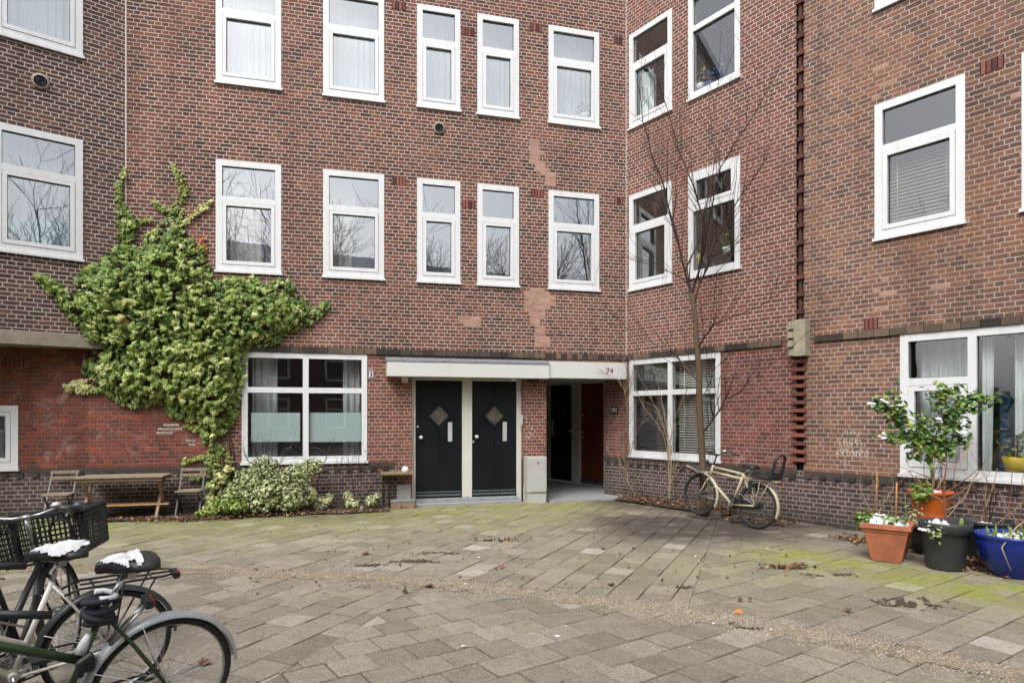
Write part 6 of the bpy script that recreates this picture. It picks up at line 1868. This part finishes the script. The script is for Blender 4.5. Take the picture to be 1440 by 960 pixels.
def bicycle(loc, heading, lean, label, paint, style='mixte', fend='fendergrey', fend_w=.028, rack=None, rear_light=True, saddle_z=.98, snow=1, bar_z=1.06, bar_mat='alu', rim='rimdull', front_rack=None, wb=1.10, bar_kw={}, chain_case=False, fender_a=(-12, 178), front_a=(15, 200), seat_x=.20, post='alu', tread=.02, fat=1.0, spoke='steel', spoke_r=.0016):
    o = empty('bicycle', loc, label, 'bicycle')
    # heading: direction of travel in the ground plane; lean: radians, positive tips to the rider's left
    ang = math.atan2(heading[1], heading[0])
    o.rotation_euler = (-lean, 0, ang)
    o.rotation_mode = 'XYZ'
    bb = V((.46, 0, .285)); st_ = V((.29, 0, .80)); hb = V((.945, 0, .64)); ht = V((.885, 0, .86)); fx = wb
    P_ = M[paint]
    m = MB(); _tube = m.tube
    def ftube(p, r, n=8): _tube(p, r * fat, n)
    ftube([bb + V((0, -.035, 0)), bb + V((0, .035, 0))], .024, 14)
    ftube([bb, st_], .0155, 12); ftube([hb, ht], .019, 12)
    if style in ('step', 'slope'):       # one big low tube
        ftube([hb + V((-.012, 0, .08)), V((.68, 0, .60)), V((.405, 0, .45))], .020, 12) if style == 'step' else ftube([ht + V((.008, 0, -.03)), V((.365, 0, .56))], .021, 12)
        ftube([hb, bb], .018, 12)
    elif style == 'double':
        ftube([ht + V((.008, 0, -.03)), st_ + V((.0, 0, -.01))], .0145, 12); ftube([ht + V((.028, 0, -.11)), st_ + V((.024, 0, -.085))], .0145, 12)
        ftube([hb, bb], .018, 12)
    else:
        ftube([ht + V((.01, 0, -.04)), st_ + V((.0, 0, -.03))], .015, 12); ftube([hb, bb], .017, 12)
    for s in (-1, 1):
        ftube([bb + V((-.03, s * .03, 0)), V((.16, s * .055, .325)), V((0, s * .062, WR))], .0095, 8)
        ftube([st_ + V((0, s * .015, -.02)), V((.2, s * .045, .66)), V((0, s * .062, WR))], .0085, 8)
    fr_ = m.build('frame', P_, o, world=False)
    m = MB()
    for s in (-1, 1): m.tube([hb + V((.0, s * .012, -.0)), hb + V((.02, s * .05, -.06)), V((fx - .07, s * .055, .44)), V((fx, s * .055, WR))], [.013, .013, .011, .009], 8)
    m.build('fork', P_, o, world=False)
    wheel(o, 0, 'wheel', M[rim], tread=tread, spoke=spoke, spoke_r=spoke_r); wheel(o, fx, 'wheel', M[rim], tread=tread, spoke=spoke, spoke_r=spoke_r)
    fender(o, 0, fender_a[0], fender_a[1], M[fend], fend_w, angles=(25, 70)); fender(o, fx, front_a[0], front_a[1], M[fend], fend_w, angles=(150, 185))
    m = MB(); m.tube([st_, V((seat_x, 0, saddle_z - .055))], .0135, 12); m.build('seat_post', M[post], o, world=False)
    saddle(o, seat_x - .01, saddle_z, snow, seed=int(abs(loc[0]) * 100))
    handlebar(o, ht.x - .045, bar_z, M[bar_mat], stem_from=ht, **bar_kw)
    m = MB(); m.lathe([(.001, 0), (.088, 0), (.09, .003), (.001, .004)], 26, (bb.x, -.05, bb.z), M=Matrix(((1, 0, 0), (0, 0, -1), (0, 1, 0))))
    for s, a in ((-1, -50), (1, 130)):
        e_ = bb + V((.165 * math.cos(rad(a)), s * .075, .165 * math.sin(rad(a)))); m.bar(bb + V((0, s * .06, 0)), e_, .012, .024, up=(0, 1, 0))
    m.tube([bb + V((0, -.085, 0)), bb + V((0, .085, 0))], .011, 10)
    ck = m.build('crank', M['alu'], o, world=False)
    for s, a in ((-1, -50), (1, 130)):
        e_ = bb + V((.165 * math.cos(rad(a)), s * .125, .165 * math.sin(rad(a)))); m = MB(); m.box(e_, (.09, .085, .024)); m.build('pedal', M['blackplastic'], ck, world=False, bevel=.004)
    m = MB()
    if chain_case:
        m.box8([V((-.05, -.072, .30)), V((.55, -.072, .20)), V((.55, -.045, .20)), V((-.05, -.045, .30)), V((-.05, -.072, .395)), V((.55, -.072, .375)), V((.55, -.045, .375)), V((-.05, -.045, .395))])
        m.build('chain_guard', M['blackplastic'], o, world=False, bevel=.02)
    else:
        for dz, r2 in ((.085, .035), (-.085, -.035)): m.bar(V((bb.x, -.052, bb.z + dz)), V((0, -.052, WR + r2)), .009, .009)
        m.build('chain', M['blackmetal'], o, world=False)
    if rack:
        m = MB(); zt_ = .755
        pts = [V((.24, .05, zt_ - .03)), V((.17, .065, zt_)), V((-.27, .065, zt_)), V((-.32, .045, zt_)), V((-.335, 0, zt_)), V((-.32, -.045, zt_)), V((-.27, -.065, zt_)), V((.17, -.065, zt_)), V((.24, -.05, zt_ - .03))]
        m.tube(pts, .0075, 8); m.tube([V((.16, 0, zt_)), V((-.33, 0, zt_))], .006, 8)
        for x in (.1, -.05, -.2): m.tube([V((x, -.065, zt_)), V((x, .065, zt_))], .006, 6)
        for s in (-1, 1):
            m.tube([V((-.22, s * .065, zt_)), V((-.02, s * .068, WR))], .006, 7); m.tube([V((-.05, s * .065, zt_)), V((.0, s * .068, WR))], .006, 7)
        m.build('carrier_rack', M[rack], o, world=False)
    if rear_light:
        m = MB(); x = -.345 if rack else -.30
        zl = .755 if rack else .60
        m.box((x, 0, zl - .02), (.03, .085, .045)); lg = m.build('rear_light', M['blackplastic'], o, world=False, bevel=.006)
        m = MB(); m.box((x - .018, 0, zl - .02), (.012, .075, .036)); m.build('lens', M['redlens'], lg, world=False, bevel=.003)
    m = MB(); m.tube([V((.36, .05, .24)), V((.30, .17, .01))], .008, 8); m.build('kickstand', M['blackmetal'], o, world=False)
    return o
def place(root, fn): pass
LEAN = rad(10)
# green bicycle with the silver fender
hd = V((-.70, -.71)).normalized()
g_ = bicycle((-1.86, 3.38, 0), hd, LEAN, 'dark green bicycle with a wide silver fender, nearest in the row at left', 'greenpaint', 'slope', 'fendersilver', .036, None, False, 1.02, 1, 1.0, 'alu', 'rimdull', bar_kw=dict(width=.30, back=.26, rise=.03, drop=.06), fender_a=(2, 176), seat_x=.20)
m = MB()
for k, (dx, dz) in enumerate(((0, 0.01), (.012, .045), (-.012, .085), (.01, .115))):
    m.tube([V((.30 + dx + .06 * math.cos(i * .6283), .055 * math.sin(i * .6283), (.735 + dz + .016 * math.sin(i * .6283 + k * 2.1)))) for i in range(10)], .0165, 8, closed=True)
lk = m.build('cable_lock', M['navy'], g_, world=False)
m = MB(); m.tube([V((.30 + .06 * math.cos(i * .6283), (.05 * math.sin(i * .6283)), .872 + .006 * math.sin(i))) for i in range(2, 9)], .014, 8); m.build('snow_cover', M['snow'], lk, world=False)
m = MB(); m.box((.10, 0, .80), (.035, .10, .045)); rl_ = m.build('rear_light', M['blackplastic'], g_, world=False, bevel=.005)
m = MB(); m.box((.085, 0, .803), (.02, .09, .038)); m.build('lens', M['redlens'], rl_, world=False, bevel=.004)
m = MB(); m.tube([V((.26, .02, .62)), V((.17, .02, .72)), V((.10, .0, .79))], .009, 8); m.tube([V((.26, -.02, .62)), V((.17, -.02, .72)), V((.10, .0, .79))], .009, 8); m.build('light_bracket', M['alu'], rl_, world=False)
m = MB(); m.box((.345, .0, .545), (.055, .06, .07)); m.tube([V((.33, .03, .60)), V((.385, .035, .57)), V((.38, .03, .50))], .02, 8); fl_ = m.build('frame_lock', M['blackplastic'], g_, world=False, bevel=.015)
m = MB(); m.tube([V((.375, 0, .60)), V((.36, .0, .65)), V((.345, 0, .69))], [.026, .022, .012], 10); m.build('snow_cover', M['snow'], fl_, world=False)
# white bicycle behind it
w_ = bicycle((-2.47, 3.90, 0), V((-.72, -.69)).normalized(), LEAN, 'white bicycle with snowy saddle and black rear rack behind the green bicycle', 'whitepaint', 'step', 'fendergrey', .030, 'blackmetal', True, .97, 2, 1.02, 'alu', 'steel', bar_kw=dict(width=.29, back=.24, rise=.04), seat_x=.27)
# black bicycle with the crate
hb_ = V((-.28, .96)).normalized()
k_ = bicycle((-2.86, 3.52, 0), hb_, rad(9), 'black bicycle carrying a black plastic crate over its front wheel, at the left edge', 'blackmetal', 'step', 'blackplastic', .028, None, False, .96, 2, 1.05, 'alu', 'rimdull', bar_kw=dict(width=.31, back=.20, rise=.03, grip='fendergrey'))
cx_, cz_ = 1.10, .74
m = MB()
for x in (cx_ - .17, cx_ + .17): m.tube([V((x, -.2, .72)), V((x, .2, .72))], .008, 8)
for y in (-.18, -.06, .06, .18): m.tube([V((cx_ - .19, y, .72)), V((cx_ + .19, y, .72))], .007, 8)
for s in (-1, 1): m.tube([V((cx_, s * .10, .72)), V((1.10, s * .065, WR))], .008, 8)
for y in (-.17, .17):
    for k in (-1, 1): pass
    m.tube([V((cx_ - .19, y - .07, .72)), V((cx_ - .21, y - .07, .93)), V((cx_ - .21, y - .04, .99)), V((cx_ - .21, y + .04, .99)), V((cx_ - .21, y + .07, .93)), V((cx_ - .19, y + .07, .72))], .010, 8)
    m.tube([V((cx_ - .208, y - .07, .86)), V((cx_ - .208, y + .07, .86))], .008, 6)
m.build('front_carrier', M['blackmetal'], k_, world=False)
def crate(root, cx, cz, lx, ly, h):
    m = MB()
    fl = .02
    def wallgrid(p, u, n_, L0, L1, hh, cols, rows):
        """grid panel between bottom width L0 and top width L1"""
        for i in range(cols + 1):
            t = i / cols - .5
            m.bar(p + u * (t * L0), p + u * (t * L1) + V((0, 0, hh)) + n_ * fl, .012 if i in (0, cols) else .008, .007, up=n_)
        for j in range(rows + 1):
            f = j / rows; L = L0 + (L1 - L0) * f; q = p + V((0, 0, hh * f)) + n_ * (fl * f)
            m.bar(q - u * L / 2, q + u * L / 2, .007, .014 if j in (0, rows) else .008, up=(0, 0, 1))
        q = p + V((0, 0, hh * .06)); 
    for s in (-1, 1):
        wallgrid(V((cx + s * lx / 2, 0, cz)), V((0, 1, 0)), V((s, 0, 0)), ly, ly + fl * 2, h, 20, 8)
        wallgrid(V((cx, s * ly / 2, cz)), V((1, 0, 0)), V((0, s, 0)), lx, lx + fl * 2, h, 12, 8)
    m.box((cx, 0, cz + .004), (lx, ly, .008))
    X2, Y2 = lx / 2 + fl, ly / 2 + fl
    rim = [V((cx - X2, -Y2, cz + h)), V((cx + X2, -Y2, cz + h)), V((cx + X2, Y2, cz + h)), V((cx - X2, Y2, cz + h))]
    for i in range(4): m.bar(rim[i], rim[(i + 1) % 4], .03, .022, up=(0, 0, 1))
    # solid corner and middle webs
    for s in (-1, 1):
        for q in (-1, 1): m.box((cx + s * lx / 2 * .99 + s * fl * .5, q * ly * .47, cz + h / 2), (.008, .05, h * .96))
        m.box((cx, s * (ly / 2 + fl * .5), cz + h * .72), (lx * .5, .008, h * .22))
    return m.build('crate', M['blackplastic'], root, world=False)
crate(k_, cx_ + .03, .745, .40, .60, .29)
m = MB(); m.tube([V((.80, -.30, 1.06)), V((.80, -.33, 1.07)), V((.80, -.36, 1.06))], [.03, .036, .02], 12); m.build('twist_shifter', M['fendergrey'], k_, world=False)
# sand coloured bicycle before the right wing
hs2 = V((-.62, .95)).normalized()
s_ = bicycle((3.70, 9.74, 0), hs2, rad(-4), 'sand coloured bicycle with a black child seat leaning by the bare tree', 'creampaint', 'double', 'creampaint', .03, 'creampaint', True, .93, 0, 1.03, 'fendergrey', 'blackmetal', bar_kw=dict(width=.30, back=.17, rise=.05), chain_case=True, fender_a=(75, 200), front_a=(100, 205), tread=.028, fat=1.35, spoke='fendergrey', spoke_r=.0013)
s_.rotation_euler.y = -rad(3.5)
m = MB()
m.tube([V((1.06, -.13, .72)), V((1.06, .13, .72)), V((1.34, .13, .80)), V((1.34, -.13, .80))], .010, 8, closed=True)
m.tube([V((.92, -.03, .74)), V((1.06, -.10, .72))], .008, 8); m.tube([V((.92, .03, .74)), V((1.06, .10, .72))], .008, 8)
fc = m.build('front_carrier', M['creampaint'], s_, world=False)
m = MB(); m.box8([V((1.06, -.12, .715)), V((1.34, -.12, .795)), V((1.34, .12, .795)), V((1.06, .12, .715)), V((1.06, -.12, .73)), V((1.34, -.12, .81)), V((1.34, .12, .81)), V((1.06, .12, .73))]); m.build('carrier_plate', M['fendergrey'], fc, world=False)
m = MB()
m.box((-.10, 0, .80), (.34, .25, .035))
m.box8([V((.05, -.13, .78)), V((.09, -.13, .78)), V((.09, .13, .78)), V((.05, .13, .78)), V((.07, -.12, .85)), V((.10, -.12, .85)), V((.10, .12, .85)), V((.07, .12, .85))])
m.tube([V((-.24, -.115, .80)), V((-.285, -.12, .95)), V((-.315, -.11, 1.10)), V((-.325, -.07, 1.15)), V((-.325, .07, 1.15)), V((-.315, .11, 1.10)), V((-.285, .12, .95)), V((-.24, .115, .80))], [.028, .026, .022, .022, .022, .022, .026, .028], 10)
m.box((-.26, 0, .845), (.05, .25, .08))
m.build('child_seat', M['blackplastic'], s_, world=False, bevel=.008)
m = MB(); m.box((.10, .09, .62), (.05, .03, .2)); m.box((.10, -.09, .62), (.05, .03, .2)); m.build('foot_rest', M['blackplastic'], s_, world=False, bevel=.008)
m = MB(); m.tube([V((.93 + .10 * math.cos(i * .7854), .06 * math.sin(i * .7854), .58 + .05 * math.cos(i * .7854))) for i in range(8)], .014, 8, closed=True); m.build('chain_lock', M['blackplastic'], s_, world=False)
m = MB(); m.lathe([(.001, .05), (.035, .045), (.04, .02), (.03, 0), (.001, 0)], 16, (1.0, 0, .90), M=Matrix(((0, 0, 1), (1, 0, 0), (0, 1, 0)))); m.build('headlight', M['fendergrey'], s_, world=False)
